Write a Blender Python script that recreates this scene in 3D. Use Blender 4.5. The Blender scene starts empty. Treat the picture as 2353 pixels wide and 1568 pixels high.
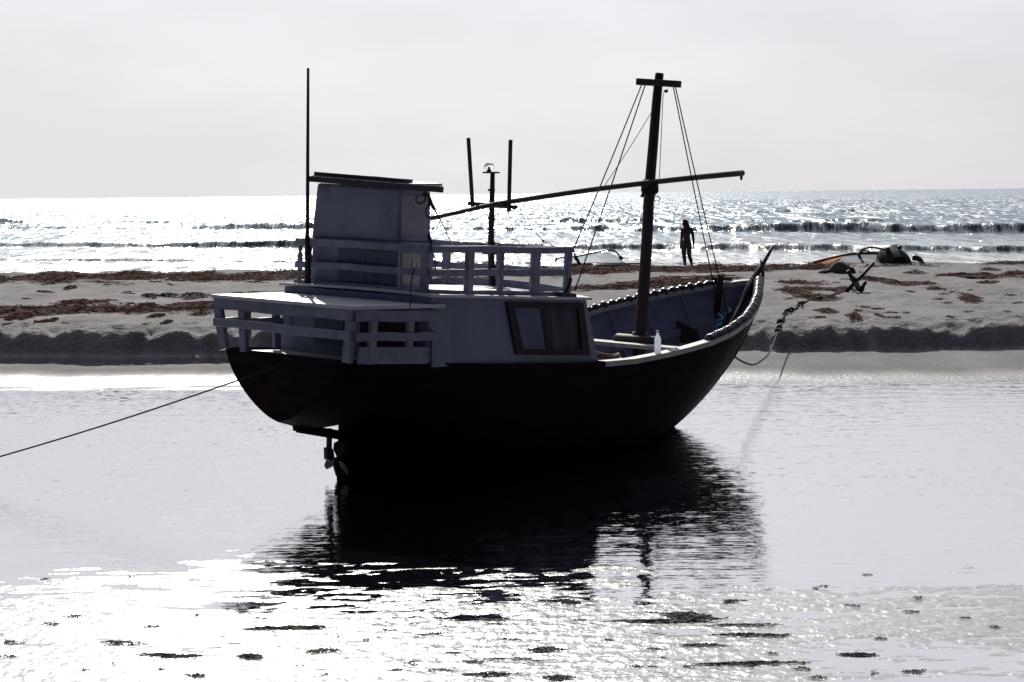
import bpy, math, random
import numpy as np
from mathutils import Vector, Matrix
random.seed(7); rng = np.random.default_rng(11)
S = bpy.context.scene
COL = S.collection
# ------------------------------------------------------------------ camera model
F_ = 4800.; W_, H_ = 2353., 1568.; CAMZ = 3.1
roll = math.atan2(25, 2353); pitch = math.atan((784-445.5)*math.cos(roll)/F_)
CP = np.array([0, 0, CAMZ])
fw = np.array([0, math.cos(pitch), -math.sin(pitch)]); u0 = np.array([0, math.sin(pitch), math.cos(pitch)]); r0 = np.array([1., 0, 0])
rv = math.cos(roll)*r0-math.sin(roll)*u0; uv_ = math.cos(roll)*u0+math.sin(roll)*r0
def ray(u, v): return fw+rv*(u-W_/2)/F_-uv_*(v-H_/2)/F_
def onz(u, v, z):
    d = ray(u, v); return CP+(z-CAMZ)/d[2]*d
def at(u, v, D):
    d = ray(u, v); return CP+D/d[1]*d
# boat frame: X forward, Y port, Z up
def Rb(th, he, ti):
    Fv = np.array([math.cos(th), math.sin(th), 0]); P = np.array([-math.sin(th), math.cos(th), 0]); U = np.array([0, 0, 1.])
    F2 = math.cos(ti)*Fv-math.sin(ti)*U; U2 = math.cos(ti)*U+math.sin(ti)*Fv
    return np.stack([F2, math.cos(he)*P+math.sin(he)*U2, math.cos(he)*U2-math.sin(he)*P], 1)
BM = Rb(math.radians(50), math.radians(2), math.radians(3)); BO = np.array([-1.887, 22.777, 0])
def l2w(p): return BO+BM@np.asarray(p, float)
def bp(u, v, ax, c):
    d = ray(u, v); n = BM[:, ax]; t = (c-(CP-BO)@n)/(d@n)
    return BM.T@(CP+t*d-BO)
# ------------------------------------------------------------------ noise
def pn(x, y, seed=0):
    x = np.asarray(x, float); y = np.asarray(y, float)
    r = np.random.default_rng(seed); perm = r.permutation(512); perm = np.concatenate([perm, perm])
    ang = r.random(512)*2*np.pi; gx, gy = np.cos(ang), np.sin(ang)
    xi = np.floor(x).astype(int); yi = np.floor(y).astype(int); xf = x-xi; yf = y-yi
    def g(ix, iy, dx, dy):
        h = perm[(perm[ix & 511]+iy) & 511]; return gx[h]*dx+gy[h]*dy
    s = xf*xf*xf*(xf*(xf*6-15)+10); t = yf*yf*yf*(yf*(yf*6-15)+10)
    a = g(xi, yi, xf, yf); b = g(xi+1, yi, xf-1, yf); c = g(xi, yi+1, xf, yf-1); d = g(xi+1, yi+1, xf-1, yf-1)
    return (a+s*(b-a)+t*((c+s*(d-c))-(a+s*(b-a))))*1.4
def fbm(x, y, seed=0, o=4, g=.5):
    v = 0; a = 1
    for i in range(o):
        v = v+a*pn(x*2**i, y*2**i, seed+i); a *= g
    return v
def sst(a, b, x):
    t = np.clip((x-a)/(b-a), 0, 1); return t*t*(3-2*t)
# ------------------------------------------------------------------ materials
def newmat(name):
    m = bpy.data.materials.new(name); m.use_nodes = True
    return m, m.node_tree.nodes, m.node_tree.links, m.node_tree.nodes['Principled BSDF']
def mat(name, c1, c2=None, scale=8., rough=.6, bump=.3, bscale=60., spec=.5, stretch=(1, 1, 1), metal=0., detail=6, lo=.35, hi=.65, bdist=.01):
    m, N, L, B = newmat(name)
    tc = N.new('ShaderNodeTexCoord'); mp = N.new('ShaderNodeMapping'); mp.inputs['Scale'].default_value = stretch
    L.new(tc.outputs['Object'], mp.inputs[0])
    if c2 is not None:
        n = N.new('ShaderNodeTexNoise'); n.inputs['Scale'].default_value = scale; n.inputs['Detail'].default_value = detail
        L.new(mp.outputs[0], n.inputs['Vector'])
        cr = N.new('ShaderNodeValToRGB'); cr.color_ramp.elements[0].position = lo; cr.color_ramp.elements[1].position = hi
        cr.color_ramp.elements[0].color = (*c1, 1); cr.color_ramp.elements[1].color = (*c2, 1)
        L.new(n.outputs['Fac'], cr.inputs[0]); L.new(cr.outputs[0], B.inputs['Base Color'])
    else:
        B.inputs['Base Color'].default_value = (*c1, 1)
    B.inputs['Roughness'].default_value = rough; B.inputs['Metallic'].default_value = metal
    B.inputs['Specular IOR Level'].default_value = spec
    if bump:
        n2 = N.new('ShaderNodeTexNoise'); n2.inputs['Scale'].default_value = bscale; n2.inputs['Detail'].default_value = 5
        L.new(mp.outputs[0], n2.inputs['Vector'])
        b = N.new('ShaderNodeBump'); b.inputs['Strength'].default_value = bump; b.inputs['Distance'].default_value = bdist
        L.new(n2.outputs['Fac'], b.inputs['Height']); L.new(b.outputs[0], B.inputs['Normal'])
    return m
M = {}
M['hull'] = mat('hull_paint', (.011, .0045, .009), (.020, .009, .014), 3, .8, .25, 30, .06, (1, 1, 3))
def seams(m, scale, st):
    N, L = m.node_tree.nodes, m.node_tree.links; B = N['Principled BSDF']; tc = N.new('ShaderNodeTexCoord'); w = N.new('ShaderNodeTexWave'); w.wave_type = 'BANDS'; w.bands_direction = 'Z'; w.wave_profile = 'SAW'
    w.inputs['Scale'].default_value = scale; w.inputs['Distortion'].default_value = .25; w.inputs['Detail'].default_value = 2; L.new(tc.outputs['Object'], w.inputs['Vector'])
    b = N.new('ShaderNodeBump'); b.inputs['Strength'].default_value = .8; b.inputs['Distance'].default_value = st; L.new(w.outputs['Fac'], b.inputs['Height'])
    old = B.inputs['Normal'].links[0].from_socket; L.new(old, b.inputs['Normal']); L.new(b.outputs[0], B.inputs['Normal'])
seams(M['hull'], 1.9, .02)
M['paint'] = mat('cabin_paint', (.165, .18, .28), (.215, .235, .34), 2.5, .55, .2, 40, .4, (1, 1, .6), lo=.3, hi=.6)
def streaks(m, col, lo, hi, st):
    N, L = m.node_tree.nodes, m.node_tree.links; B = N['Principled BSDF']; tc = N.new('ShaderNodeTexCoord'); mp = N.new('ShaderNodeMapping'); mp.inputs['Scale'].default_value = st; L.new(tc.outputs['Object'], mp.inputs[0])
    n = N.new('ShaderNodeTexNoise'); n.inputs['Scale'].default_value = 1; n.inputs['Detail'].default_value = 6; n.inputs['Roughness'].default_value = .6; L.new(mp.outputs[0], n.inputs['Vector'])
    r = N.new('ShaderNodeMapRange'); r.inputs['From Min'].default_value = lo; r.inputs['From Max'].default_value = hi; r.inputs['To Max'].default_value = .75; L.new(n.outputs['Fac'], r.inputs[0])
    x = N.new('ShaderNodeMixRGB'); x.inputs[2].default_value = (*col, 1); L.new(r.outputs[0], x.inputs[0]); old = B.inputs['Base Color'].links[0].from_socket; L.new(old, x.inputs[1]); L.new(x.outputs[0], B.inputs['Base Color'])
streaks(M['paint'], (.07, .05, .06), .60, .72, (9, 9, .9))
M['paint2'] = mat('wheelhouse_paint', (.19, .21, .31), (.26, .275, .36), 3, .6, .25, 30, .4, lo=.3, hi=.7)
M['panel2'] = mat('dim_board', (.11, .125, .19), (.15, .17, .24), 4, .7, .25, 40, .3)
streaks(M['paint2'], (.10, .10, .13), .56, .72, (2.2, 2.2, 1.2))
M['patch'] = mat('pale_side_board', (.30, .29, .29), (.40, .38, .36), 5, .7, .25, 40, .3)  # side board, paler than the wheelhouse paint
M['patch2'] = mat('grey_board', (.27, .275, .31), (.34, .34, .36), 4, .7, .25, 30, .3)
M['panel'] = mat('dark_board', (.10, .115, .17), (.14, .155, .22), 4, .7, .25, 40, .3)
M['white'] = mat('deck_paint', (.50, .51, .54), (.66, .67, .68), 3, .42, .2, 50, .5)
M['railgloss'] = mat('glossy_rail_paint', (.17, .19, .27), (.24, .26, .34), 6, .36, .15, 40, 1.)
M['gloss'] = mat('gloss_paint', (.5, .5, .53), (.66, .66, .68), 3, .36, .15, 30, 1.)
M['rail'] = mat('rail_paint', (.17, .185, .255), (.25, .265, .33), 6, .5, .3, 60, .4)
M['lining'] = mat('bulwark_paint', (.14, .155, .235), (.22, .235, .32), 3, .6, .3, 30, .4, (1, 1, 3), lo=.3, hi=.7)
M['wood'] = mat('dark_wood', (.020, .010, .011), (.042, .021, .021), 6, .6, .5, 40, .4, (4, 4, .6))
M['red'] = mat('red_frame', (.014, .006, .009), (.030, .011, .014), 5, .6, .3, 40, .3)
M['roofw'] = mat('roof_wood', (.03, .022, .03), (.07, .05, .055), 7, .6, .4, 50, .4)
M['plank'] = mat('grey_plank', (.34, .33, .31), (.5, .49, .47), 8, .55, .4, 60, .4, (1, 4, 1))
M['shadowwood'] = mat('shade_board', (.02, .012, .014), (.035, .022, .022), 5, .8, .2)
M['rope'] = mat('rope_fibre', (.03, .022, .024), (.06, .045, .045), 30, .9, .6, 200, .2)
M['ropelight'] = mat('pale_rope', (.2, .2, .22), (.3, .3, .32), 30, .9, .6, 200, .2)
M['cyan'] = mat('cyan_rope', (.10, .55, .70), (.2, .7, .8), 30, .8, .4, 150, .2)
M['rubber'] = mat('fender_rubber', (.02, .018, .02), (.04, .034, .036), 12, .28, .3, 60, .6)
M['iron'] = mat('rusty_iron', (.02, .014, .014), (.05, .03, .025), 20, .6, .4, 80, .4)
M['skin'] = mat('tanned_skin', (.045, .024, .022), (.06, .032, .028), 5, .6, 0)
M['cloth'] = mat('dark_blue_cloth', (.022, .026, .05), (.035, .04, .07), 20, .8, .2)
M['hair'] = mat('dark_hair', (.02, .012, .01), (.035, .02, .016), 40, .6, .4, 120)
M['rag'] = mat('grey_rag', (.03, .032, .035), (.06, .06, .06), 14, .9, .4)
M['weedred'] = mat('red_seaweed', (.045, .013, .010), (.12, .038, .028), 9, .85, .6, 40, .2)
def translucent(m, col, f):
    N, L = m.node_tree.nodes, m.node_tree.links; t = N.new('ShaderNodeBsdfTranslucent'); t.inputs[0].default_value = (*col, 1); x = N.new('ShaderNodeMixShader'); x.inputs[0].default_value = f
    L.new(N['Principled BSDF'].outputs[0], x.inputs[1]); L.new(t.outputs[0], x.inputs[2]); L.new(x.outputs[0], N['Material Output'].inputs['Surface'])
translucent(M['weedred'], (.16, .045, .03), .3)
M['weeddark'] = mat('dark_seaweed', (.018, .012, .012), (.05, .034, .026), 9, .8, .6, 40, .3)
M['weedolive'] = mat('olive_seaweed', (.018, .015, .010), (.055, .045, .03), 9, .7, .6, 40, .3)
M['weedpale'] = mat('sandy_seaweed', (.06, .052, .04), (.13, .11, .085), 9, .7, .6, 40, .3)
M['yellow'] = mat('yellow_sailcloth', (.75, .36, .03), (.85, .45, .06), 4, .6, .1)
translucent(M['yellow'], (.9, .42, .02), .6)
M['sleeve'] = mat('red_sleeve', (.10, .02, .015), (.15, .035, .025), 6, .7, .2)
M['board'] = mat('board_gelcoat', (.018, .02, .026), (.03, .033, .04), 3, .8, .1, 20, .04)
M['boardw'] = mat('white_gelcoat', (.72, .74, .76), (.8, .8, .82), 3, .3, .05)
M['boulder'] = mat('bundle_cloth', (.05, .048, .05), (.12, .11, .11), 6, .85, .5, 20, .2)
M['drift'] = mat('driftwood', (.04, .03, .026), (.09, .07, .06), 12, .8, .5, 50, .3)
def thin_cloth():
    m, N, L, B = newmat('clear_sail_film')
    B.inputs['Base Color'].default_value = (.75, .78, .8, 1); B.inputs['Roughness'].default_value = .3
    B.inputs['Transmission Weight'].default_value = .65; B.inputs['IOR'].default_value = 1.05
    return m
M['film'] = thin_cloth()
def glassm(name, col, rough, ior):
    m, N, L, B = newmat(name)
    B.inputs['Base Color'].default_value = (*col, 1); B.inputs['Roughness'].default_value = rough
    B.inputs['Transmission Weight'].default_value = 1; B.inputs['IOR'].default_value = ior
    return m
M['glass'] = glassm('clear_glass', (.95, .96, .97), .02, 1.12)
M['plastic'] = mat('cloudy_plastic', (.75, .8, .85), None, 1, .25, 0, 1, .6)
translucent(M['plastic'], (.85, .9, .95), .75)

def water_mat(name, rough, bumps, tint=(.91, .91, .935), deep=(.012, .013, .02), f0=.5, dist=1.0, fpow=2.0):
    """reflective water: mirror over a dim body, more mirror at grazing angles"""
    m, N, L, B = newmat(name); N.remove(B)
    out = N['Material Output']; tc = N.new('ShaderNodeTexCoord')
    prev = None
    for (sx, sy, sc, det, st) in bumps:
        mp = N.new('ShaderNodeMapping'); mp.inputs['Scale'].default_value = (sx, sy, 1); L.new(tc.outputs['Object'], mp.inputs[0])
        n = N.new('ShaderNodeTexNoise'); n.inputs['Scale'].default_value = sc; n.inputs['Detail'].default_value = det; n.inputs['Roughness'].default_value = .5
        L.new(mp.outputs[0], n.inputs['Vector'])
        b = N.new('ShaderNodeBump'); b.inputs['Strength'].default_value = 1; b.inputs['Distance'].default_value = st
        L.new(n.outputs['Fac'], b.inputs['Height'])
        if prev: L.new(prev.outputs[0], b.inputs['Normal'])
        prev = b
    g = N.new('ShaderNodeBsdfGlossy'); g.inputs['Color'].default_value = (*tint, 1); g.inputs['Roughness'].default_value = rough
    d = N.new('ShaderNodeBsdfDiffuse'); d.inputs['Color'].default_value = (*deep, 1)
    lw = N.new('ShaderNodeLayerWeight'); lw.inputs['Blend'].default_value = .5
    mp = N.new('ShaderNodeMapping'); mp.inputs['Scale'].default_value = (9, 5, 1); L.new(tc.outputs['Object'], mp.inputs[0])
    n3 = N.new('ShaderNodeTexNoise'); n3.inputs['Scale'].default_value = 1; n3.inputs['Detail'].default_value = 3; L.new(mp.outputs[0], n3.inputs['Vector'])
    n4 = N.new('ShaderNodeTexNoise'); n4.inputs['Scale'].default_value = .25; n4.inputs['Detail'].default_value = 3; L.new(tc.outputs['Object'], n4.inputs['Vector'])
    k4 = N.new('ShaderNodeMapRange'); k4.inputs['From Min'].default_value = .35; k4.inputs['From Max'].default_value = .65; k4.inputs['To Min'].default_value = .03; k4.inputs['To Max'].default_value = .17; L.new(n4.outputs['Fac'], k4.inputs[0])
    ml3 = N.new('ShaderNodeVectorMath'); ml3.operation = 'MULTIPLY_ADD'; ml3.inputs[1].default_value = (1, 1, 0); ml3.inputs[2].default_value = (-.5, -.5, 0); L.new(n3.outputs['Color'], ml3.inputs[0])
    sc3 = N.new('ShaderNodeVectorMath'); sc3.operation = 'SCALE'; L.new(ml3.outputs[0], sc3.inputs[0]); L.new(k4.outputs[0], sc3.inputs['Scale'])
    ad3 = N.new('ShaderNodeVectorMath'); ad3.operation = 'ADD'; L.new(prev.outputs[0], ad3.inputs[0]); L.new(sc3.outputs[0], ad3.inputs[1])
    prev = N.new('ShaderNodeVectorMath'); prev.operation = 'NORMALIZE'; L.new(ad3.outputs[0], prev.inputs[0])
    L.new(prev.outputs[0], g.inputs['Normal']); L.new(prev.outputs[0], lw.inputs['Normal'])
    pw = N.new('ShaderNodeMath'); pw.operation = 'POWER'; pw.inputs[1].default_value = fpow; L.new(lw.outputs['Facing'], pw.inputs[0])
    ma = N.new('ShaderNodeMath'); ma.operation = 'MULTIPLY_ADD'; ma.inputs[1].default_value = 1-f0; ma.inputs[2].default_value = f0; ma.use_clamp = True
    L.new(pw.outputs[0], ma.inputs[0])
    mx = N.new('ShaderNodeMixShader'); L.new(ma.outputs[0], mx.inputs[0]); L.new(d.outputs[0], mx.inputs[1]); L.new(g.outputs[0], mx.inputs[2])
    L.new(mx.outputs[0], out.inputs['Surface'])
    return m
M['pool'] = water_mat('pool_water', .03, [(1, 3.0, .9, 2, .007), (1, 2.4, 4.5, 3, .0032), (1, 1.8, 13., 2, .0012)])
def sea_mat():
    m, N, L, B = newmat('sea_water'); N.remove(B); out = N['Material Output']
    tc = N.new('ShaderNodeTexCoord'); ge = N.new('ShaderNodeNewGeometry'); acc = ge.outputs['Normal']
    for sx, sy, k in ((2.2, .30, 1.15), (.9, .10, .95), (7., 2.2, .6)):
        mp = N.new('ShaderNodeMapping'); mp.inputs['Scale'].default_value = (sx, sy, 1); L.new(tc.outputs['Object'], mp.inputs[0])
        n = N.new('ShaderNodeTexNoise'); n.inputs['Scale'].default_value = 1; n.inputs['Detail'].default_value = 2; L.new(mp.outputs[0], n.inputs['Vector'])
        ml = N.new('ShaderNodeVectorMath'); ml.operation = 'MULTIPLY_ADD'; ml.inputs[1].default_value = (k, k, 0); ml.inputs[2].default_value = (-.5*k, -.5*k-.03, 0); L.new(n.outputs['Color'], ml.inputs[0])
        ad = N.new('ShaderNodeVectorMath'); ad.operation = 'ADD'; L.new(acc, ad.inputs[0]); L.new(ml.outputs[0], ad.inputs[1]); acc = ad.outputs[0]
    nm = N.new('ShaderNodeVectorMath'); nm.operation = 'NORMALIZE'; L.new(acc, nm.inputs[0])
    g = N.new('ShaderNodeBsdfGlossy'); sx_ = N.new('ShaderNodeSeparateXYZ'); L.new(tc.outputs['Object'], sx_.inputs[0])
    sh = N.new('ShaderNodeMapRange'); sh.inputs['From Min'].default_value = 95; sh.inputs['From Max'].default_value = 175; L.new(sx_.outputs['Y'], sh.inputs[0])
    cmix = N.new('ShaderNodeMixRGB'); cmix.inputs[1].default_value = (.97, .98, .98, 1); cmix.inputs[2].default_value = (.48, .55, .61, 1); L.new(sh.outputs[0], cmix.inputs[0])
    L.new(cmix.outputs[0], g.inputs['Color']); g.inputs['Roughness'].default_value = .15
    d = N.new('ShaderNodeBsdfDiffuse'); fa = N.new('ShaderNodeAttribute'); fa.attribute_name = 'foam'
    fn = N.new('ShaderNodeTexNoise'); fn.inputs['Scale'].default_value = 1.6; fn.inputs['Detail'].default_value = 5; L.new(tc.outputs['Object'], fn.inputs['Vector'])
    fs = N.new('ShaderNodeMath'); fs.operation = 'ADD'; L.new(fa.outputs['Fac'], fs.inputs[0]); L.new(fn.outputs['Fac'], fs.inputs[1])
    fr_ = N.new('ShaderNodeMapRange'); fr_.inputs['From Min'].default_value = .95; fr_.inputs['From Max'].default_value = 1.15; L.new(fs.outputs[0], fr_.inputs[0])
    mpw = N.new('ShaderNodeMapping'); mpw.inputs['Scale'].default_value = (1.1, .03, 1); L.new(tc.outputs['Object'], mpw.inputs[0])
    wn = N.new('ShaderNodeTexNoise'); wn.inputs['Scale'].default_value = 1; wn.inputs['Detail'].default_value = 4; wn.inputs['Roughness'].default_value = .65; L.new(mpw.outputs[0], wn.inputs['Vector'])
    wr = N.new('ShaderNodeMapRange'); wr.inputs['From Min'].default_value = .52; wr.inputs['From Max'].default_value = .62; wr.inputs['To Max'].default_value = .95; L.new(wn.outputs['Fac'], wr.inputs[0])  # far white flecks painted in to stand for sun glitter
    wf_ = N.new('ShaderNodeMapRange'); wf_.inputs['From Min'].default_value = 140; wf_.inputs['From Max'].default_value = 200; sw_ = N.new('ShaderNodeSeparateXYZ'); L.new(tc.outputs['Object'], sw_.inputs[0]); L.new(sw_.outputs['Y'], wf_.inputs[0])
    wm = N.new('ShaderNodeMath'); wm.operation = 'MULTIPLY'; L.new(wr.outputs[0], wm.inputs[0]); L.new(wf_.outputs[0], wm.inputs[1])
    fmax = N.new('ShaderNodeMath'); fmax.operation = 'MAXIMUM'; L.new(fr_.outputs[0], fmax.inputs[0]); L.new(wm.outputs[0], fmax.inputs[1])
    d.inputs['Color'].default_value = (.055, .08, .095, 1)
    fd = N.new('ShaderNodeBsdfDiffuse'); fd.inputs['Color'].default_value = (.8, .82, .83, 1); ft = N.new('ShaderNodeBsdfGlossy'); ft.inputs['Color'].default_value = (.9, .92, .93, 1); ft.inputs['Roughness'].default_value = .5
    fm = N.new('ShaderNodeMixShader'); fm.inputs[0].default_value = .45; L.new(fd.outputs[0], fm.inputs[1]); L.new(ft.outputs[0], fm.inputs[2])
    lw = N.new('ShaderNodeLayerWeight'); lw.inputs['Blend'].default_value = .5; L.new(nm.outputs[0], g.inputs['Normal']); L.new(nm.outputs[0], lw.inputs['Normal'])
    pw = N.new('ShaderNodeMath'); pw.operation = 'POWER'; pw.inputs[1].default_value = 2.4; L.new(lw.outputs['Facing'], pw.inputs[0])
    ma = N.new('ShaderNodeMath'); ma.operation = 'MULTIPLY_ADD'; ma.inputs[1].default_value = .94; ma.inputs[2].default_value = .05; ma.use_clamp = True; L.new(pw.outputs[0], ma.inputs[0])
    mx = N.new('ShaderNodeMixShader'); L.new(ma.outputs[0], mx.inputs[0]); L.new(d.outputs[0], mx.inputs[1]); L.new(g.outputs[0], mx.inputs[2])
    mf = N.new('ShaderNodeMixShader'); L.new(fmax.outputs[0], mf.inputs[0]); L.new(mx.outputs[0], mf.inputs[1]); L.new(fm.outputs[0], mf.inputs[2]); L.new(mf.outputs[0], out.inputs['Surface'])
    return m
M['sea'] = sea_mat()

def sand_mat():
    m, N, L, B = newmat('sand')
    at_ = N.new('ShaderNodeAttribute'); at_.attribute_name = 'wet'
    tc = N.new('ShaderNodeTexCoord')
    n = N.new('ShaderNodeTexNoise'); n.inputs['Scale'].default_value = .9; n.inputs['Detail'].default_value = 8
    mp = N.new('ShaderNodeMapping'); mp.inputs['Scale'].default_value = (1, .5, 1); L.new(tc.outputs['Object'], mp.inputs[0]); L.new(mp.outputs[0], n.inputs['Vector'])
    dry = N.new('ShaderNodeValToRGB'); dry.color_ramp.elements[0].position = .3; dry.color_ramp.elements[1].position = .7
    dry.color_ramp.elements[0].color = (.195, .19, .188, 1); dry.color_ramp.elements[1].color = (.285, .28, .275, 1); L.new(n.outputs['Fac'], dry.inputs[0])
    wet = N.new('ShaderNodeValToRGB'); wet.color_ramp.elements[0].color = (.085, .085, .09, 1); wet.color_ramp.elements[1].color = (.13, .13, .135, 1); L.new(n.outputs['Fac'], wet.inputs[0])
    mx = N.new('ShaderNodeMix'); mx.data_type = 'RGBA'; dp_ = N.new('ShaderNodeAttribute'); dp_.attribute_name = 'bank_shade'; dm_ = N.new('ShaderNodeMath'); dm_.operation = 'MAXIMUM'; L.new(at_.outputs['Fac'], dm_.inputs[0]); L.new(dp_.outputs['Fac'], dm_.inputs[1]); L.new(dm_.outputs[0], mx.inputs[0]); L.new(dry.outputs[0], mx.inputs[6]); L.new(wet.outputs[0], mx.inputs[7])  # bank-face shade enters the base colour through the darker sand ramp
    L.new(mx.outputs[2], B.inputs['Base Color'])
    mr = N.new('ShaderNodeMapRange'); mr.inputs['From Min'].default_value = .25; mr.inputs['To Min'].default_value = .95; mr.inputs['To Max'].default_value = .30
    L.new(at_.outputs['Fac'], mr.inputs[0]); L.new(mr.outputs[0], B.inputs['Roughness'])
    ms = N.new('ShaderNodeMapRange'); ms.inputs['From Min'].default_value = .25; ms.inputs['To Min'].default_value = .1; ms.inputs['To Max'].default_value = .9
    L.new(at_.outputs['Fac'], ms.inputs[0]); L.new(ms.outputs[0], B.inputs['Specular IOR Level'])
    n2 = N.new('ShaderNodeTexNoise'); n2.inputs['Scale'].default_value = 9; n2.inputs['Detail'].default_value = 6
    L.new(tc.outputs['Object'], n2.inputs['Vector'])
    mb = N.new('ShaderNodeMapRange'); mb.inputs['To Min'].default_value = .06; mb.inputs['To Max'].default_value = .022
    L.new(at_.outputs['Fac'], mb.inputs[0])
    b = N.new('ShaderNodeBump'); b.inputs['Strength'].default_value = 1; L.new(mb.outputs[0], b.inputs['Distance'])
    L.new(n2.outputs['Fac'], b.inputs['Height'])
    mp3 = N.new('ShaderNodeMapping'); mp3.inputs['Scale'].default_value = (20, 9, 9); L.new(tc.outputs['Object'], mp3.inputs[0])
    n3 = N.new('ShaderNodeTexNoise'); n3.inputs['Scale'].default_value = 1; n3.inputs['Detail'].default_value = 3; L.new(mp3.outputs[0], n3.inputs['Vector'])
    mlt = N.new('ShaderNodeVectorMath'); mlt.operation = 'MULTIPLY_ADD'; mlt.inputs[1].default_value = (1, 1, 0); mlt.inputs[2].default_value = (-.5, -.5, 0); L.new(n3.outputs['Color'], mlt.inputs[0])
    scl = N.new('ShaderNodeVectorMath'); scl.operation = 'SCALE'; L.new(mlt.outputs[0], scl.inputs[0]); k3 = N.new('ShaderNodeMath'); k3.operation = 'MULTIPLY'; k3.inputs[1].default_value = .42; L.new(at_.outputs['Fac'], k3.inputs[0]); L.new(k3.outputs[0], scl.inputs['Scale'])
    add = N.new('ShaderNodeVectorMath'); add.operation = 'ADD'; L.new(b.outputs[0], add.inputs[0]); L.new(scl.outputs[0], add.inputs[1])
    cw_ = N.new('ShaderNodeMapRange'); cw_.inputs['From Min'].default_value = .5; cw_.inputs['From Max'].default_value = .95; L.new(at_.outputs['Fac'], cw_.inputs[0]); L.new(cw_.outputs[0], B.inputs['Coat Weight']); B.inputs['Coat Roughness'].default_value = .10; B.inputs['Coat IOR'].default_value = 1.9
    nrm = N.new('ShaderNodeVectorMath'); nrm.operation = 'NORMALIZE'; L.new(add.outputs[0], nrm.inputs[0]); L.new(b.outputs[0], B.inputs['Coat Normal']); L.new(nrm.outputs[0], B.inputs['Normal'])
    return m
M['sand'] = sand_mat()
# ------------------------------------------------------------------ mesh builder
class MB:
    def __init__(s): s.v = []; s.f = []
    def add(s, vs, fs):
        o = len(s.v); s.v += [tuple(map(float, p)) for p in vs]; s.f += [tuple(i+o for i in f) for f in fs]; return s
    def hexa(s, p):      # 8 pts: bottom 4, top 4
        return s.add(p, [(3, 2, 1, 0), (4, 5, 6, 7), (0, 1, 5, 4), (1, 2, 6, 5), (2, 3, 7, 6), (3, 0, 4, 7)])
    def box(s, a, b):
        x0, y0, z0 = a; x1, y1, z1 = b
        return s.hexa([(x0, y0, z0), (x1, y0, z0), (x1, y1, z0), (x0, y1, z0), (x0, y0, z1), (x1, y0, z1), (x1, y1, z1), (x0, y1, z1)])
    def bar(s, a, b, wd, ht, up=(0, 0, 1), c=.12):
        """bevelled rectangular bar from a to b; wd across, ht along up"""
        a = np.array(a, float); b = np.array(b, float); d = b-a; d /= np.linalg.norm(d); up = np.array(up, float)
        sd = np.cross(d, up); sd /= np.linalg.norm(sd); up = np.cross(sd, d)
        k = c*min(wd, ht); hw, hh = wd/2, ht/2
        sec = [(-hw+k, -hh), (hw-k, -hh), (hw, -hh+k), (hw, hh-k), (hw-k, hh), (-hw+k, hh), (-hw, hh-k), (-hw, -hh+k)]
        vs = [p+sd*x+up*y for p in (a, b) for x, y in sec]
        fs = [(i, (i+1) % 8, 8+(i+1) % 8, 8+i) for i in range(8)]+[tuple(range(7, -1, -1)), tuple(range(8, 16))]
        return s.add(vs, fs)
    def tube(s, pts, r, n=8, cap=True):
        pts = [np.array(p, float) for p in pts]; rs = r if hasattr(r, '__len__') else [r]*len(pts)
        vs = []; prev = None
        for i, p in enumerate(pts):
            d = pts[min(i+1, len(pts)-1)]-pts[max(i-1, 0)]; d /= (np.linalg.norm(d)+1e-9)
            if prev is None:
                h = np.array([0, 0, 1.]) if abs(d[2]) < .9 else np.array([1., 0, 0]); a = np.cross(d, h)
            else: a = prev-d*(prev@d)
            a /= np.linalg.norm(a); prev = a; b = np.cross(d, a)
            for k in range(n):
                t = 2*math.pi*k/n; vs.append(p+(a*math.cos(t)+b*math.sin(t))*rs[i])
        fs = [(i*n+k, i*n+(k+1) % n, (i+1)*n+(k+1) % n, (i+1)*n+k) for i in range(len(pts)-1) for k in range(n)]
        if cap: fs += [tuple(range(n-1, -1, -1)), tuple(range((len(pts)-1)*n, len(pts)*n))]
        return s.add(vs, fs)
    def lathe(s, prof, c=(0, 0, 0), n=20, axis=None):
        """prof: (r,z) list, along +Z"""
        vs = [(c[0]+r*math.cos(2*math.pi*k/n), c[1]+r*math.sin(2*math.pi*k/n), c[2]+z) for r, z in prof for k in range(n)]
        m = len(prof)
        fs = [(i*n+k, i*n+(k+1) % n, (i+1)*n+(k+1) % n, (i+1)*n+k) for i in range(m-1) for k in range(n)]
        fs += [tuple(range(n-1, -1, -1)), tuple(range((m-1)*n, m*n))]
        return s.add(vs, fs)
    def grid(s, rows, flip=False):
        n = len(rows[0]); vs = [p for r in rows for p in r]
        fs = [(i*n+k, i*n+k+1, (i+1)*n+k+1, (i+1)*n+k) for i in range(len(rows)-1) for k in range(n-1)]
        if flip: fs = [f[::-1] for f in fs]
        return s.add(vs, fs)
    def slab(s, poly, n, th):
        """polygon (3d pts) extruded along n by th"""
        n = np.array(n, float); n /= np.linalg.norm(n); k = len(poly); P = [np.array(p, float) for p in poly]
        vs = P+[p+n*th for p in P]
        fs = [tuple(range(k-1, -1, -1)), tuple(range(k, 2*k))]+[(i, (i+1) % k, k+(i+1) % k, k+i) for i in range(k)]
        return s.add(vs, fs)
    def build(s, name, m, parent=None, smooth=False):
        me = bpy.data.meshes.new(name); me.from_pydata(s.v, [], s.f); me.materials.append(m); me.update()
        if smooth: me.shade_smooth()
        o = bpy.data.objects.new(name, me); COL.objects.link(o)
        if parent: o.parent = parent
        return o
def tag(o, label=None, cat=None, group=None, kind=None):
    if label: o['label'] = label
    if cat: o['category'] = cat
    if group: o['group'] = group
    if kind: o['kind'] = kind
    return o
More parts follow.
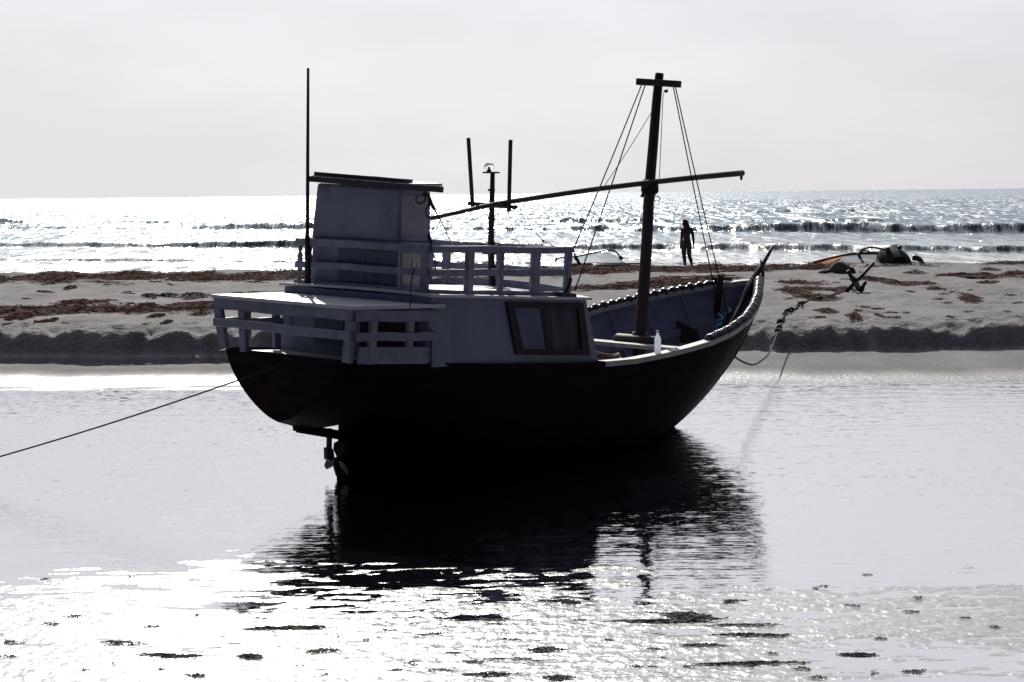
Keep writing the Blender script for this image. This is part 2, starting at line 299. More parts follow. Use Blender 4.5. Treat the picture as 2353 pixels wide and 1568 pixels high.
def empty(name, loc, label, cat, group=None, mw=None):
    o = bpy.data.objects.new(name, None); COL.objects.link(o); o.empty_display_size = .2
    if mw is not None: o.matrix_world = mw
    else: o.location = [float(a) for a in loc]
    return tag(o, label, cat, group)
def recenter(o):
    """put a one-mesh thing's origin at its base centre"""
    me = o.data; n = len(me.vertices); a = np.empty(n*3, 'f'); me.vertices.foreach_get('co', a); a = a.reshape(-1, 3)
    c = np.array([(a[:, 0].min()+a[:, 0].max())/2, (a[:, 1].min()+a[:, 1].max())/2, a[:, 2].min()]); a -= c
    me.vertices.foreach_set('co', a.ravel()); me.update(); o.location = [float(t) for t in c]; return o
def curve_pts(P, n=24):
    """Catmull-Rom through P"""
    P = [np.array(p, float) for p in P]; P = [2*P[0]-P[1]]+P+[2*P[-1]-P[-2]]; out = []
    seg = len(P)-3; per = max(2, n//seg)
    for i in range(1, seg+1):
        p0, p1, p2, p3 = P[i-1:i+3]
        for k in range(per):
            t = k/per; out.append(.5*((2*p1)+(-p0+p2)*t+(2*p0-5*p1+4*p2-p3)*t*t+(-p0+3*p1-3*p2+p3)*t**3))
    return out+[P[-2]]
def fast_mesh(name, co, quads, m, smooth=True, attr=None):
    me = bpy.data.meshes.new(name); nv = len(co); nf = len(quads)
    me.vertices.add(nv); me.vertices.foreach_set('co', np.asarray(co, 'f').ravel())
    me.loops.add(nf*4); me.loops.foreach_set('vertex_index', np.asarray(quads, 'i').ravel())
    me.polygons.add(nf); me.polygons.foreach_set('loop_start', np.arange(0, nf*4, 4, dtype='i'))
    me.update(calc_edges=True); me.materials.append(m)
    if smooth: me.shade_smooth()
    if attr:
        a = me.attributes.new(attr[0], 'FLOAT', 'POINT'); a.data.foreach_set('value', np.asarray(attr[1], 'f'))
    o = bpy.data.objects.new(name, me); COL.objects.link(o); return o
def gridq(nr, nc):
    i = np.arange(nr-1)[:, None]*nc+np.arange(nc-1)[None, :]
    return np.stack([i, i+1, i+nc+1, i+nc], -1).reshape(-1, 4)
def pits(x, y, seed=0):
    """field of rounded hollows with raised rims (jittered cells): 0 outside, -1 at a hollow's centre"""
    xi = np.floor(x).astype(int); yi = np.floor(y).astype(int); r = np.random.default_rng(seed); T = r.random((64, 64, 4)); out = np.zeros(np.broadcast(x, y).shape)
    for dx in (-1, 0, 1):
        for dy in (-1, 0, 1):
            c = T[(xi+dx) % 64, (yi+dy) % 64]; px_ = xi+dx+c[..., 0]; py_ = yi+dy+c[..., 1]; rad = .38+.42*c[..., 2]; dep = np.clip(c[..., 3]*1.5-.3, 0, 1)
            d = np.sqrt((x-px_)**2+(y-py_)**2)/rad
            out = np.minimum(out, -dep*np.clip(1-d*d, 0, 1))
    return out
# ------------------------------------------------------------------ terrain
def ybank(x): return 40.5-.10*x+.7*pn(x*.16, 0*x+3.3, 5)+.28*pn(x*.7, 0*x+7.7, 6)+.22*pn(x*1.9, 0*x+1.7, 8)+.12*pn(x*4.7, 0*x+2.9, 48)
def ywater(x): return 33.6-.04*x+.5*pn(x*.2, 0*x+.5, 9)
def yfore(x): return 18.9-.02*x+.35*pn(x*.5, 0*x+.2, 12)+.12*pn(x*1.7, 0*x+.9, 13)
def terrain(x, y):
    yb = ybank(x); yw = ywater(x); yf = yfore(x)
    # foreground film of wet sand: undulates around water level, higher on the left
    mean = .0058-.0052*sst(-.6, 3.2, x-.25*(y-16))+.003*sst(2.4, 4.2, x+.3*(y-15))
    fore = mean+.0055*fbm(x*.55+3, y*1.5, 20, 3)+.0065*fbm(x*2.1, y*6.5, 24, 4, .6)+.0036*pn(x*9, y*20, 28)
    fore = fore-.0075*np.exp(-((x+1.)/2.0)**2)*sst(14.6, 16.6, y)-.030*sst(-1.5, 2.1, y-16.75-1.5*np.exp(-((x+1.3)/2.1)**2)+.6*pn(x*.6, y*.8, 14)+1.0*pn(x*1.5, y*2.6, 15)+.6*pn(x*4.1, y*6.3, 16)+.02*x)
    z = fore*(1-sst(0, 1.3, y-yf)) + (-.22)*sst(0, 1.3, y-yf)
    z = z+(.22+.0)*sst(-2.5, 0, y-yw)
    apron = .045*sst(0, 5, y-yw)+.004*fbm(x*.35, y*1.3, 30, 3)
    z = z+apron*sst(-.6, .3, y-yw)
    e = y-yb
    z = z-(.085+.012*pn(x*.5, y*1.2, 58))*sst(-2.7, -1.7, e+.4*pn(x*.35, 0*x, 59))*(1-sst(-.35, .05, e))*(1-sst(-1.5, 3.5, x))
    dim = fbm(x*1.5, y*.9, 33, 3)
    bank = (.45*sst(-.10, .50, e)*(1+.10*pn(x*.45, 0*x+4.4, 49))+.055*sst(.4, 1.6, e)+.02*sst(2, 9, e))
    dmask = sst(-.05, .25, e)*(1-sst(1.0, 4.0, e))
    cell = -.13*np.maximum(0, .55-np.abs(pn(x*1.1+5, y*.7, 36))*1.6-.35*np.abs(pn(x*2.3, y*1.5, 37)))*(.4+.9*np.clip(pn(x*.35, y*.2, 39)+.4, 0, 1))+.06*dim
    pm = sst(.12, .5, e)*(1-sst(1.2, 3.4, e)); z = z+bank+pm*.15*pits(x*2.7+.3*pn(x, y, 57), y*1.2, 3)+.25*dmask*cell+.07*sst(2.2, 6, e)*pits(x*1.5, y*.9, 9)
    z = z+sst(.3, .6, e)*.05*fbm(x*2.2, y*1.4, 50, 3)*(1-sst(1, 5, e))+sst(.5, 5, e)*(.022*fbm(x*1.5, y*.9, 52, 3)-.05*np.maximum(0, fbm(x*1.2, y*.8, 55, 2)-.25))
    z = z+sst(2, 6, e)*(.018*fbm(x*.5, y*.4, 40, 4)+.03*pn(x*.13, y*.1, 44))
    z = z-.14*np.maximum(0, y-72.8-.4*pn(x*.2, 0*x, 47))
    return np.maximum(z, -2)
_g1 = (np.arange(-32, 32, .1), np.arange(8, 84, .1)); _h1 = terrain(_g1[0][None, :]+0*_g1[1][:, None], _g1[1][:, None]+0*_g1[0][None, :])
_g2 = (np.arange(-6, 6, .03), np.arange(11, 19, .03)); _h2 = terrain(_g2[0][None, :]+0*_g2[1][:, None], _g2[1][:, None]+0*_g2[0][None, :])
def zt(x, y):
    gg, hh, st = (_g2, _h2, .03) if (-5.9 < x < 5.8 and 11.1 < y < 18.8) else (_g1, _h1, .1)
    i = (y-gg[1][0])/st; j = (x-gg[0][0])/st; i = min(max(i, 0), hh.shape[0]-1.01); j = min(max(j, 0), hh.shape[1]-1.01)
    a, b = int(i), int(j); p, q = i-a, j-b
    return float((hh[a, b]*(1-q)+hh[a, b+1]*q)*(1-p)+(hh[a+1, b]*(1-q)+hh[a+1, b+1]*q)*p)
ys = [-30, -20, -12, -6, -2, 2, 5, 7, 8.5, 9.5, 10.3]
y = 11.0
while y < 82:
    st = .0042*y
    if 12.5 < y < 18.8: st = .0022*y
    if 18.8 < y < 31: st = .3
    if 38 < y < 45: st = .06
    elif y > 45: st = .006*y*.6
    ys.append(y); y += st
def spread(t, k):      # fine in the middle, wide outer margins
    a = np.abs(t); return np.sign(t)*np.where(a < .88, a/.88, 1+((a-.88)/.12)**2*k)
ys = np.array(ys); nc = 480
t = spread(np.linspace(-1, 1, nc), 3.); hwid = np.maximum(14, 5.5+.33*ys)
t2 = np.sign(t)*np.where(abs(t) < 1, .72*abs(t)+.28*abs(t)**3, abs(t))
X = t2[None, :]*hwid[:, None]; Y = np.repeat(ys[:, None], nc, 1)
Z = terrain(X, Y)
yb = ybank(X); yw = ywater(X)
wet = 1-sst(-6.8, -2.8, Y-yb)*.85; wet = np.where(Y > yb-.2, np.maximum(wet*(1-sst(-.2, .25, Y-yb)), .5*(1-sst(.2, 1.1, Y-yb))), wet)  # wetness is also raised on the bank face to deepen its shade
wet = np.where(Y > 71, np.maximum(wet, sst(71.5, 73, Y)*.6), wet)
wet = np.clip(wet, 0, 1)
bank_shade = (.62+.38*fbm(X*.8, Y*1.5, 61, 2))*sst(-.4, 0, Y-yb)*(1-sst(.25, .8, Y-yb))  # shade of the bank face, painted in with the moist sand colour
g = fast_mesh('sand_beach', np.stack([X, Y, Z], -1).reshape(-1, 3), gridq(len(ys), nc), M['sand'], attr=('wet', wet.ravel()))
da = g.data.attributes.new('bank_shade', 'FLOAT', 'POINT'); da.data.foreach_set('value', np.clip(bank_shade, 0, 1).ravel().astype('f'))
tag(g, 'pale grey sand beach with wet foreshore and low bank', 'beach', kind='structure')
# pool
px = np.linspace(-75, 75, 40); pyy = np.linspace(-30, 42.2, 40)
PX, PY = np.meshgrid(px, pyy)
o = fast_mesh('tidal_pool', np.stack([PX, PY, 0*PX], -1).reshape(-1, 3), gridq(40, 40), M['pool'])
tag(o, 'calm shallow water pool around the boat', 'water', kind='structure')
# sea
SZ = -.18
ys = [72.]
while ys[-1] < 900: ys.append(ys[-1]+max(.16, .0013*ys[-1]))
ys = np.array(ys+[1100, 1500, 2200, 3500, 6000, 12000, 30000, 60000.]); nc = 480
t = spread(np.linspace(-1, 1, nc), 4.); X = t[None, :]*(.36*ys[:, None]+4); Y = np.repeat(ys[:, None], nc, 1)
FOAM = 0*X
def ridge(y0, slope, amp, w_f, w_b, mask, sd):
    yc = y0+slope*X+1.6*pn(X*.05, 0*X+sd, sd)+.5*pn(X*.25, 0*X+sd, sd+1)+.22*pn(X*1.1, 0*X+sd, sd+6)
    global FOAM
    e = Y-yc; FOAM = np.maximum(FOAM, np.clip(mask(X), 0, 1)*np.exp(-((e+.25*w_f)/(.25+.5*w_f))**2)*np.clip(.42+1.1*pn(X*.22, Y*.1, sd+11), 0, .72)*sst(-22, -2, X))
    m = mask(X)*(1+.55*pn(X*.10, 0*X, sd+2)+.30*pn(X*.45, 0*Y, sd+3)+.15*pn(X*1.6, Y*.3, sd+8))
    return amp*m*np.where(e < 0, np.clip(1+e/(w_f*1.35), 0, 1)**1.25, np.exp(-(e/(w_b*2.2))**2))
fall = 1-sst(500, 900, Y)
Z = SZ+0*X
one = lambda x: 1+0*x
Z = Z+ridge(98, -.5, .17, .19, 1.8, lambda x: np.clip(.7+.75*pn(x*.07, 0*x, 70), 0, 1.3), 60)
Z = Z+ridge(84.5, .1, .07, .12, 1.2, lambda x: np.clip(.6+.9*pn(x*.09, 0*x, 71), 0, 1.3), 61)
Z = Z+ridge(124, -.62, .33, .30, 2.6, lambda x: np.clip(1.0-.45*sst(-14, 8, -x)*0+.3*pn(x*.05, 0*x, 72), 0.25, 1.3), 62)
Z = Z+ridge(186, -.85, .62, .50, 4.0, lambda x: .15+.85*np.clip(sst(-38, -26, x)*(1-.55*np.exp(-((x-4)/10)**2))+.3*pn(x*.05, 0*x, 73), 0, 1.3), 63)
Z = Z+ridge(240, -.6, .6, .5, 5, lambda x: np.clip(.25+1.2*pn(x*.05+4, 0*x, 74), 0, 1.2), 64)
Z = Z+ridge(330, -.3, .6, .6, 7, lambda x: np.clip(.2+1.2*pn(x*.035+9, 0*x, 75), 0, 1.2), 65)
off = sst(130, 260, Y)
Z = Z+off*fall*(.16*fbm(X*.09+.03*Y, Y*.13, 80, 3)+.10*fbm(X*.35, Y*.32, 84, 2))
Z = Z+(1-off)*(.016*fbm(X*.5, Y*.7, 88, 3))*sst(74, 80, Y)
# foam-like tumbling crest lumps behind the main breaker on the right
lump = np.exp(-((Y-(200-.85*X))/9)**2)*sst(2, 16, X)
LN = np.maximum(0, fbm(X*.45, Y*.22, 92, 3)); Z = Z+lump*.42*LN
FOAM = np.maximum(FOAM, np.clip(lump*LN*1.6, 0, .7))
FOAM = np.maximum(FOAM, .5*np.exp(-((Y-(76.5+.9*pn(X*.2, 0*X, 94)))/.8)**2)*np.clip(.5+pn(X*.3, Y*.5, 95), 0, 1))
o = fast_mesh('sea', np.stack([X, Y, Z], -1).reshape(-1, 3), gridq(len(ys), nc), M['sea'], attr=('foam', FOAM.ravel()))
tag(o, 'open sea with low breaking waves and sun glitter', 'sea', kind='structure')
# ------------------------------------------------------------------ THE BOAT
mw = Matrix(((*BM[0], BO[0]), (*BM[1], BO[1]), (*BM[2], BO[2]), (0, 0, 0, 1)))
boat = empty('fishing_boat', None, 'old wooden fishing boat with dark hull, pale cabin and bare mast aground in the pool', 'boat', mw=mw)
SX = [-1, -.6, -.3, 0, .3, .6, 1.2, 2, 3, 3.5, 4, 4.5, 5, 5.5, 6, 6.5, 7, 7.5, 7.8, 8, 8.1]
SW = [.86, 1.0, 1.07, 1.14, 1.18, 1.21, 1.24, 1.27, 1.29, 1.32, 1.36, 1.38, 1.38, 1.34, 1.24, 1.02, .75, .43, .24, .10, .03]
SG = [1.39, 1.38, 1.37, 1.365, 1.36, 1.355, 1.345, 1.34, 1.335, 1.36, 1.42, 1.49, 1.57, 1.68, 1.82, 1.95, 2.08, 2.20, 2.26, 2.29, 2.30]
SK = [.66, .57, .57, .67, .58, .32, .02, -.18, -.3, -.33, -.33, -.22, -.06, .13, .33, .58, .90, 1.3, 1.66, 1.95, 2.2]
SP = [1.5, 1.7, 1.9, 2., 2.1, 2.2, 2.4, 2.6, 2.6, 2.6, 2.2, 1.95, 1.65, 1.48, 1.35, 1.2, 1.1, 1.05, 1.05, 1.05, 1.05]
fi = lambda A: (lambda x: float(np.interp(x, SX, A)))
hw, hg, hk, hp = fi(SW), fi(SG), fi(SK), fi(SP)
def sec(x, z):
    s = np.clip((hg(x)-z)/(hg(x)-hk(x)), 0, 1); return hw(x)*(1-s**hp(x))**.72
xs = np.concatenate([np.linspace(-1, 0, 9), np.linspace(0, 5, 26)[1:], np.linspace(5, 8.1, 32)[1:]])
mb = MB(); ns = 18
for sgn in (-1, 1):
    rows = []
    for x in xs:
        sv = 1-np.cos(np.linspace(0, math.pi/2, ns)); sv = np.linspace(0, 1, ns)**.9
        rows.append([(x, sgn*hw(x)*(1-s**hp(x))**.72, hg(x)-(hg(x)-hk(x))*s) for s in sv])
    mb.grid(rows, flip=sgn < 0)
# transom
L = [(-1, hw(-1)*(1-s**hp(-1))**.72, hg(-1)-(hg(-1)-hk(-1))*s) for s in np.linspace(0, 1, 14)]
mb.add(L+[(p[0], -p[1], p[2]) for p in L[::-1]], [tuple(range(2*len(L)))])
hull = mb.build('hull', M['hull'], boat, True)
# lining (inside planking) with floor of the well
mb = MB(); fx = np.linspace(2.95, 7.93, 48)
zf = lambda x: max(.82+.06*max(0, x-5), hk(x)+.12)
for sgn in (-1, 1):
    rows = []
    for x in fx:
        zt_ = hg(x)-.02; zb = zf(x)
        rows.append([(x, sgn*max(.0, sec(x, zt_-(zt_-zb)*k/9)-.055), zt_-(zt_-zb)*k/9) for k in range(10)])
    mb.grid(rows, flip=sgn > 0)
mb.build('bulwark_lining', M['lining'], boat, True)
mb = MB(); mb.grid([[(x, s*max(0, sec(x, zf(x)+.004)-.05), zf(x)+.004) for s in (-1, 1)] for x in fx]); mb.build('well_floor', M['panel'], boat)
mb = MB(); mb.grid([[(x, s*(hw(x)-.02), hg(x)-.03) for s in (-1, 1)] for x in (-.99, -.5, .1)]); mb.build('aft_deck', M['white'], boat)
# inside ribs and stringers
for x in (6.15, 6.62, 7.1, 5.6, 5.1, 4.5):
    for sgn in (1, -1):
        mb = MB(); pts = [(x, sgn*(sec(x, z)-.075), z) for z in np.linspace(hg(x)-.04, zf(x), 8)]
        mb.tube(pts, .035, 6); mb.build('rib', M['lining'], boat)
for dz in (.52, .70):
    for sgn in (1, -1):
        mb = MB(); pts = [(x, sgn*(sec(x, hg(x)-dz)-.10), hg(x)-dz) for x in np.linspace(3.1, 7.0, 20)]
        for a, b in zip(pts[:-1], pts[1:]): mb.bar(a, b, .04, .10)
        mb.build('stringer', M['rail'], boat)
# gunwale caps
for sgn in (-1, 1):
    mb = MB(); gx = np.linspace(2.95, 8.06, 60)
    rows = []
    for x in gx:
        w = hw(x); zg = hg(x)
        rows.append([(x, sgn*(w+.02), zg-.05), (x, sgn*(w+.02), zg+.012), (x, sgn*max(0.005, w-.12), zg+.012), (x, sgn*max(0.004, w-.12), zg-.05), (x, sgn*(w+.02), zg-.05)])
    mb.grid(rows, flip=sgn < 0); mb.build('gunwale', M['plank'], boat)
# ribbed fenders: lashed hose over the gunwale
def fender(sgn, x0, x1, r0, r1, n):
    gx = np.linspace(x0, x1, 500); P = np.array([(x, sgn*(max(.03, hw(x)-.05)), hg(x)+.012) for x in gx])
    L_ = np.concatenate([[0], np.cumsum(np.linalg.norm(np.diff(P, axis=0), axis=1))]); q = np.linspace(0, L_[-1], n*6+1)
    core = np.stack([np.interp(q, L_, P[:, k]) for k in range(3)], 1); rad = [r0+r1*abs(math.sin(math.pi*i/6))*(.8+.4*math.sin(i*.37)**2) for i in range(len(q))]
    mb = MB(); mb.tube(list(core), rad, 12); return mb.build('rope_fender', M['rubber'], boat, True)
fender(-1, 4.98, 8.02, .053, .017, 52); fender(1, 3.4, 7.62, .035, .032, 34)
# keel, sternpost, stem
mb = MB(); mb.hexa([(0, -.07, -.5), (6.0, -.07, -.5), (6.0, .07, -.5), (0, .07, -.5), (-.02, -.07, .72), (6.0, -.07, -.1), (6.0, .07, -.1), (-.02, .07, .72)])
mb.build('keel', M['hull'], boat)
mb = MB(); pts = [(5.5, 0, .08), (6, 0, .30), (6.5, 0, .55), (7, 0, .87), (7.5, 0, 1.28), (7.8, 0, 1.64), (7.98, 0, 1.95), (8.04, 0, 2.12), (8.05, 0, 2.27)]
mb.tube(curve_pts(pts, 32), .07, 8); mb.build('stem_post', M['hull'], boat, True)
# skeg strut under the counter + rudder + propeller
mb = MB(); a = bp(690, 985, 1, 0); b = bp(786, 1001, 1, 0); mb.bar(a, b, .12, .10)
mb.bar(bp(683, 965, 1, 0), bp(688, 988, 1, 0), .12, .09, up=(1, 0, 0)); mb.build('skeg', M['hull'], boat)
mb = MB(); mb.bar(bp(757, 985, 1, 0), bp(756, 1040, 1, 0), .05, .05, up=(1, 0, 0))
pl = [bp(u, v, 1, -.02) for u, v in ((751, 1030), (762, 1028), (767, 1036), (769, 1052), (762, 1060), (752, 1056))]
mb.slab(pl, (0, 1, 0), .05); mb.build('rudder', M['iron'], boat)
pr = MB(); c = bp(776, 1056, 1, 0); pr.tube([bp(800, 1053, 1, 0), c, c+np.array([-.05, 0, 0])], [.03, .035, .02], 10)
prop = pr.build('propeller', M['iron'], boat, True)
for k in range(3):
    ang = math.radians(100+120*k); r_ = np.array([0, math.cos(ang), math.sin(ang)]); t_ = np.array([.5, -math.sin(ang)*.86, math.cos(ang)*.86])
    q = MB(); P = [c+r_*.03-t_*.02, c+r_*.10-t_*.07, c+r_*.17-t_*.075, c+r_*.215-t_*.02, c+r_*.20+t_*.05, c+r_*.11+t_*.06, c+r_*.03+t_*.02]
    q.slab(P, np.cross(r_, t_), .012); q.build('blade', M['iron'], prop)
mb = MB(); mb.bar(bp(768, 1062, 1, 0), bp(777, 1092, 1, 0), .035, .05, up=(1, 0, 0)); mb.build('rudder_shoe', M['iron'], boat)
# ---- stern structure
YS = 1.12; XT = -1.02
mb = MB(); ztop = 1.93
mb.slab([(XT-.05, 1.06, ztop-.01), (XT-.05, -1.10, ztop-.01), (.10, -1.19, ztop+.022), (.24, -1.19, ztop+.026), (.24, -1.12, ztop+.026), (.085, -1.12, ztop+.022), (.085, 1.12, ztop+.022)], (0, 0, 1), .035)
mb.build('stern_canopy', M['gloss'], boat)
def rail(name, a, b, wd, ht, m=None):
    mb = MB(); a = np.array(a, float); b = np.array(b, float); k = 5; P = [a+(b-a)*i/k+np.array([0, 0, .006*math.sin(i*2.1+a[0]*5+ht*40)]) for i in range(k+1)]
    for p, q in zip(P[:-1], P[1:]): mb.bar(p, q+(q-p)*.002, wd, ht)
    if True: pass; return mb.build(name, m or M['rail'], boat)
rail('stern_rail', (XT, 1.04, ztop-.07), (XT, -1.07, ztop-.07), .05, .12)
rail('stern_rail', (XT, -1.08, ztop-.07), (.2, -1.15, ztop-.07), .05, .12)
rail('stern_rail', (XT, 1.04, ztop-.07), (.05, 1.13, ztop-.07), .05, .12)
rail('stern_rail', (XT-.03, 1.0, 1.665), (XT-.03, -1.07, 1.645), .05, .09, M['railgloss'])
rail('stern_rail', (XT, -1.10, 1.645), (.2, -1.17, 1.645), .05, .09)
rail('stern_rail', (XT+.05, .98, 1.665), (.05, 1.10, 1.655), .05, .09)
def post(name, a, b, wd, dp, m=None, parent=None): mb = MB(); mb.bar(a, b, wd, dp, up=(1, 0, 0)); return mb.build(name, m or M['rail'], parent or boat)
for yt, yb_, w in ((.98, .86, .12), (.60, .54, .10), (-1.03, -1.0, .12)):
    post('stern_post', (XT, yt, ztop-.12), (XT, yb_, 1.37), w, .06)
for x in (-.78, -.22, .10): post('stern_post', (x, -1.12, ztop-.12), (x, -1.10, 1.36), .05, .10)
for x in (-.5, -.05): post('stern_post', (x, 1.10, ztop-.12), (x, 1.06, 1.36), .05, .10)
mb = MB(); mb.slab([(XT+.05, -1.12, 1.365), (.22, -1.15, 1.35), (.22, -1.15, 1.53), (XT+.05, -1.12, 1.54)], (0, 1, 0), .03); mb.build('side_panel', M['rail'], boat)
# ---- cabin
YC = 1.15
mb = MB(); mb.hexa([(.09, -YC-.03, 1.32), (2.98, -YC-.03, 1.325), (2.98, YC+.03, 1.325), (.09, YC+.03, 1.32), (.09, -YC+.03, 2.06), (2.76, -YC+.03, 2.05), (2.76, YC-.03, 2.05), (.09, YC-.03, 2.06)])
cabin = mb.build('cabin', M['paint'], boat)
mb = MB(); rows = []
for x, cam_ in ((.04, .02), (1., .04), (2., .055), (2.82, .065)):
    yy = np.linspace(-YC-.01, YC+.01, 13); zz = 2.062-.012*x/2.82+cam_*(1-(yy/(YC+.01))**2)
    rows.append([(x, y_, z_) for y_, z_ in zip(yy, zz)]+[(x, y_, z_+.03) for y_, z_ in zip(yy[::-1], zz[::-1])]+[(x, yy[0], zz[0])])
mb.grid(rows); mb.add(rows[0][:-1], [tuple(range(25, -1, -1))]); mb.add(rows[-1][:-1], [tuple(range(26))]); mb.build('cabin_roof', M['white'], boat)
mb = MB(); mb.slab([(.085, -.92, 1.40), (.085, -.12, 1.40), (.085, -.12, 1.86), (.085, -.92, 1.86)], (-1, 0, 0), .03); mb.build('doorway_shade', M['shadowwood'], boat)  # dark panel in place of the shaded doorway opening
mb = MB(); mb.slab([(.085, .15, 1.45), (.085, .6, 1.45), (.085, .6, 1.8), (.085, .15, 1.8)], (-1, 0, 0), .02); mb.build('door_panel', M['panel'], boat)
def cw(u, v, dy=0):    # point on the slanted starboard cabin wall
    p = bp(u, v, 1, -YC)
    for _ in range(4):
        yy = -(YC+.03)+.06*(p[2]-1.32)/.74; p = bp(u, v, 1, yy)
    return p+np.array([0, -dy, 0])
fr = [cw(1160, 694), cw(1336, 697), cw(1352, 817), cw(1183, 815)]
fi_ = [cw(1178, 708), cw(1323, 709), cw(1334, 803), cw(1200, 803)]
mb = MB()
for i in range(4):
    j = (i+1) % 4; mb.slab([fr[i], fi_[i], fi_[j], fr[j]], (0, -1, 0), .03)
wf = mb.build('window_frame', M['red'], boat)
mb = MB(); mb.slab([cw(1176, 706), cw(1200+40, 707), cw(1253, 805), cw(1198, 805)], (0, -1, 0), .008); mb.build('shutter', M['panel2'], wf)
mb = MB(); mb.slab([cw(1247, 707), cw(1325, 708), cw(1336, 805), cw(1260, 805)], (0, -1, 0), .006); mb.build('shutter', mat('stained_board', (.045, .024, .033), (.085, .072, .10), 4, .7, .25, 40, .3, (3, 1, .5)), wf)
mb = MB(); mb.slab([cw(1240, 707), cw(1247, 707), cw(1260, 805), cw(1253, 805)], (0, -1, 0), .016); mb.build('mullion', M['red'], wf)
# ---- upper railing
A = np.array([.163, 1.03, 2.60]); B_ = np.array([.163, -1.0, 2.60]); Cc = np.array([2.50, -1.06, 2.645]); D_ = np.array([2.50, 1.06, 2.645])
dn = np.array([0, 0, -1.])
zr = lambda x: 2.09
for (a, b, nm) in ((A, B_, 'top_rail'), (B_, Cc, 'top_rail'), (D_, Cc, 'top_rail'), (A, D_, 'top_rail')):
    rail(nm, a+dn*.03, b+dn*.03, .07, .075)
for (a, b) in ((A, B_), (B_, Cc), (D_, Cc), (A, D_)):
    rail('middle_rail', a+dn*.285, b+dn*.285, .045, .075)
for (a, b) in ((A, B_), (B_, Cc), (A, D_)):
    p, q = a.copy(), b.copy(); p[2] = q[2] = 2.115
    rail('toe_board', p, q, .05, .045)
mb = MB()
for k in range(8):
    y0_, y1_ = 1.05-k*2.09/8, 1.05-(k+1)*2.09/8; zc = lambda y: 2.125+.06*(1-(y/1.16)**2)
    mb.bar((2.50, y0_, zc(y0_)), (2.50, y1_, zc(y1_)), .03, .09)
mb.build('toe_board', M['rail'], boat)
def rpost(p, q, t_, w, d, ax=None):
    c = p+(q-p)*t_; b = c.copy(); b[2] = 2.085
    mb = MB(); mb.bar(b, c+dn*.06, w, d, up=(1, 0, 0)); return mb.build('rail_post', M['rail'], boat)
for t_, w in ((.27, .11), (.49, .06), (.74, .13), (.985, .09)): rpost(B_, Cc, t_, .06, w)
for t_, w in ((.97, .10),): rpost(A, B_, t_, w, .06)
for t_ in (.03, .105):
    c = A+(B_-A)*t_; mb = MB(); h = c[2]-.06-2.09
    mb.lathe([(.03, 0), (.03, .06), (.018, .10), (.03, .17), (.018, .24), (.032, .27), (.032, .32), (.018, .36), (.03, .43), (.02, .48), (.03, h)], (c[0], c[1], 2.088), 10); mb.build('baluster', M['rail'], boat, True)
for t_, w in ((.10, .10), (.5, .08), (.98, .06)): rpost(D_, Cc, t_, w, .06)
for t_ in (.3, .6, .97): rpost(A, D_, t_, .06, .09)
# ---- wheelhouse
XW = .24
def pa(u, v, x=XW): return bp(u, v, 0, x)
yP = pa(720, 540)[1]; yQ = pa(917, 550)[1]; XF = bp(986, 548, 1, yQ)[0]
zb0 = 2.09; zm = pa(720, 542)[2]; zm2 = pa(917, 550)[2]; zt0 = pa(724, 420)[2]; zt1 = pa(917, 434)[2]
mb = MB(); mb.hexa([(XW, yQ, zb0), (XF, yQ, zb0), (XF, yP, zb0), (XW, yP, zb0), (XW, yQ, zm2), (XF, yQ, zm2), (XF, yP, zm), (XW, yP, zm)])
wh = mb.build('wheelhouse', M['paint2'], boat)
mb = MB()
prof = [(0, 0), (.035, .05), (.03, .3), (.015, .48), (-.01, .56), (-.06, .60)]
dz0 = -.03
mb.hexa([(XW-.025, yQ-.02, zm2+dz0), (XF+.02, yQ-.02, zm2+dz0), (XF+.02, yP+.02, zm+dz0), (XW-.025, yP+.02, zm+dz0), (XW-.005, yQ-.005, zt1), (XF, yQ-.005, zt1), (XF, yP-.02, zt0), (XW-.005, yP-.02, zt0)])
top = mb.build('wheelhouse_top', M['paint2'], boat)
bv = top.modifiers.new('bevel', 'BEVEL'); bv.width = .035; bv.segments = 3
mb = MB(); mb.bar((XW-.02, yP+.03, zm-.05), (XW-.02, yQ-.03, zm2-.05), .03, .05); mb.bar((XW-.02, yQ-.02, zm2-.05), (XF+.02, yQ-.02, zm2-.05), .03, .05); mb.build('ledge', M['paint2'], boat)
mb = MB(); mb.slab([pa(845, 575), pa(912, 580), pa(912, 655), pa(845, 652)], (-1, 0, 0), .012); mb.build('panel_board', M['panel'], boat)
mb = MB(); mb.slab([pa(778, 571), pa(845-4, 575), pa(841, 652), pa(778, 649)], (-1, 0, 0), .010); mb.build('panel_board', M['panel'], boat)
mb = MB(); mb.slab([bp(922, 580, 1, yQ), bp(978, 585, 1, yQ), bp(978, 655, 1, yQ), bp(922, 655, 1, yQ)], (0, -1, 0), .012); mb.build('side_board', M['patch'], boat)
mb = MB(); mb.slab([bp(922, 448, 1, yQ-.022), bp(982, 452, 1, yQ-.022), bp(981, 541, 1, yQ-.022), bp(921, 541, 1, yQ-.022)], (0, -1, 0), .01); mb.build('side_board', M['patch2'], boat)
mb = MB(); mb.bar(pa(708, 411, XW-.06), pa(1015, 436, XW-.06), .06, .065); mb.build('roof_beam', M['roofw'], boat)
p0, p1 = pa(716, 409, XW-.02), pa(945, 428.5, XW-.02)
mb = MB(); mb.slab([p0, p1, p1+np.array([.5, 0, .025]), p0+np.array([.5, 0, .025])], (0, 0, 1), .03); mb.build('wheelhouse_roof', M['white'], boat)
p0, p1 = pa(730, 401, XW+.05), pa(940, 418, XW+.05)
mb = MB(); mb.bar(p0, p1, .12, .055); mb.build('roof_plank', M['roofw'], boat)
p0, p1 = pa(870, 409, XW+.3), pa(925, 414, XW+.3)
mb = MB(); mb.bar(p0, p1, .2, .03); mb.build('roof_plank', M['roofw'], boat)
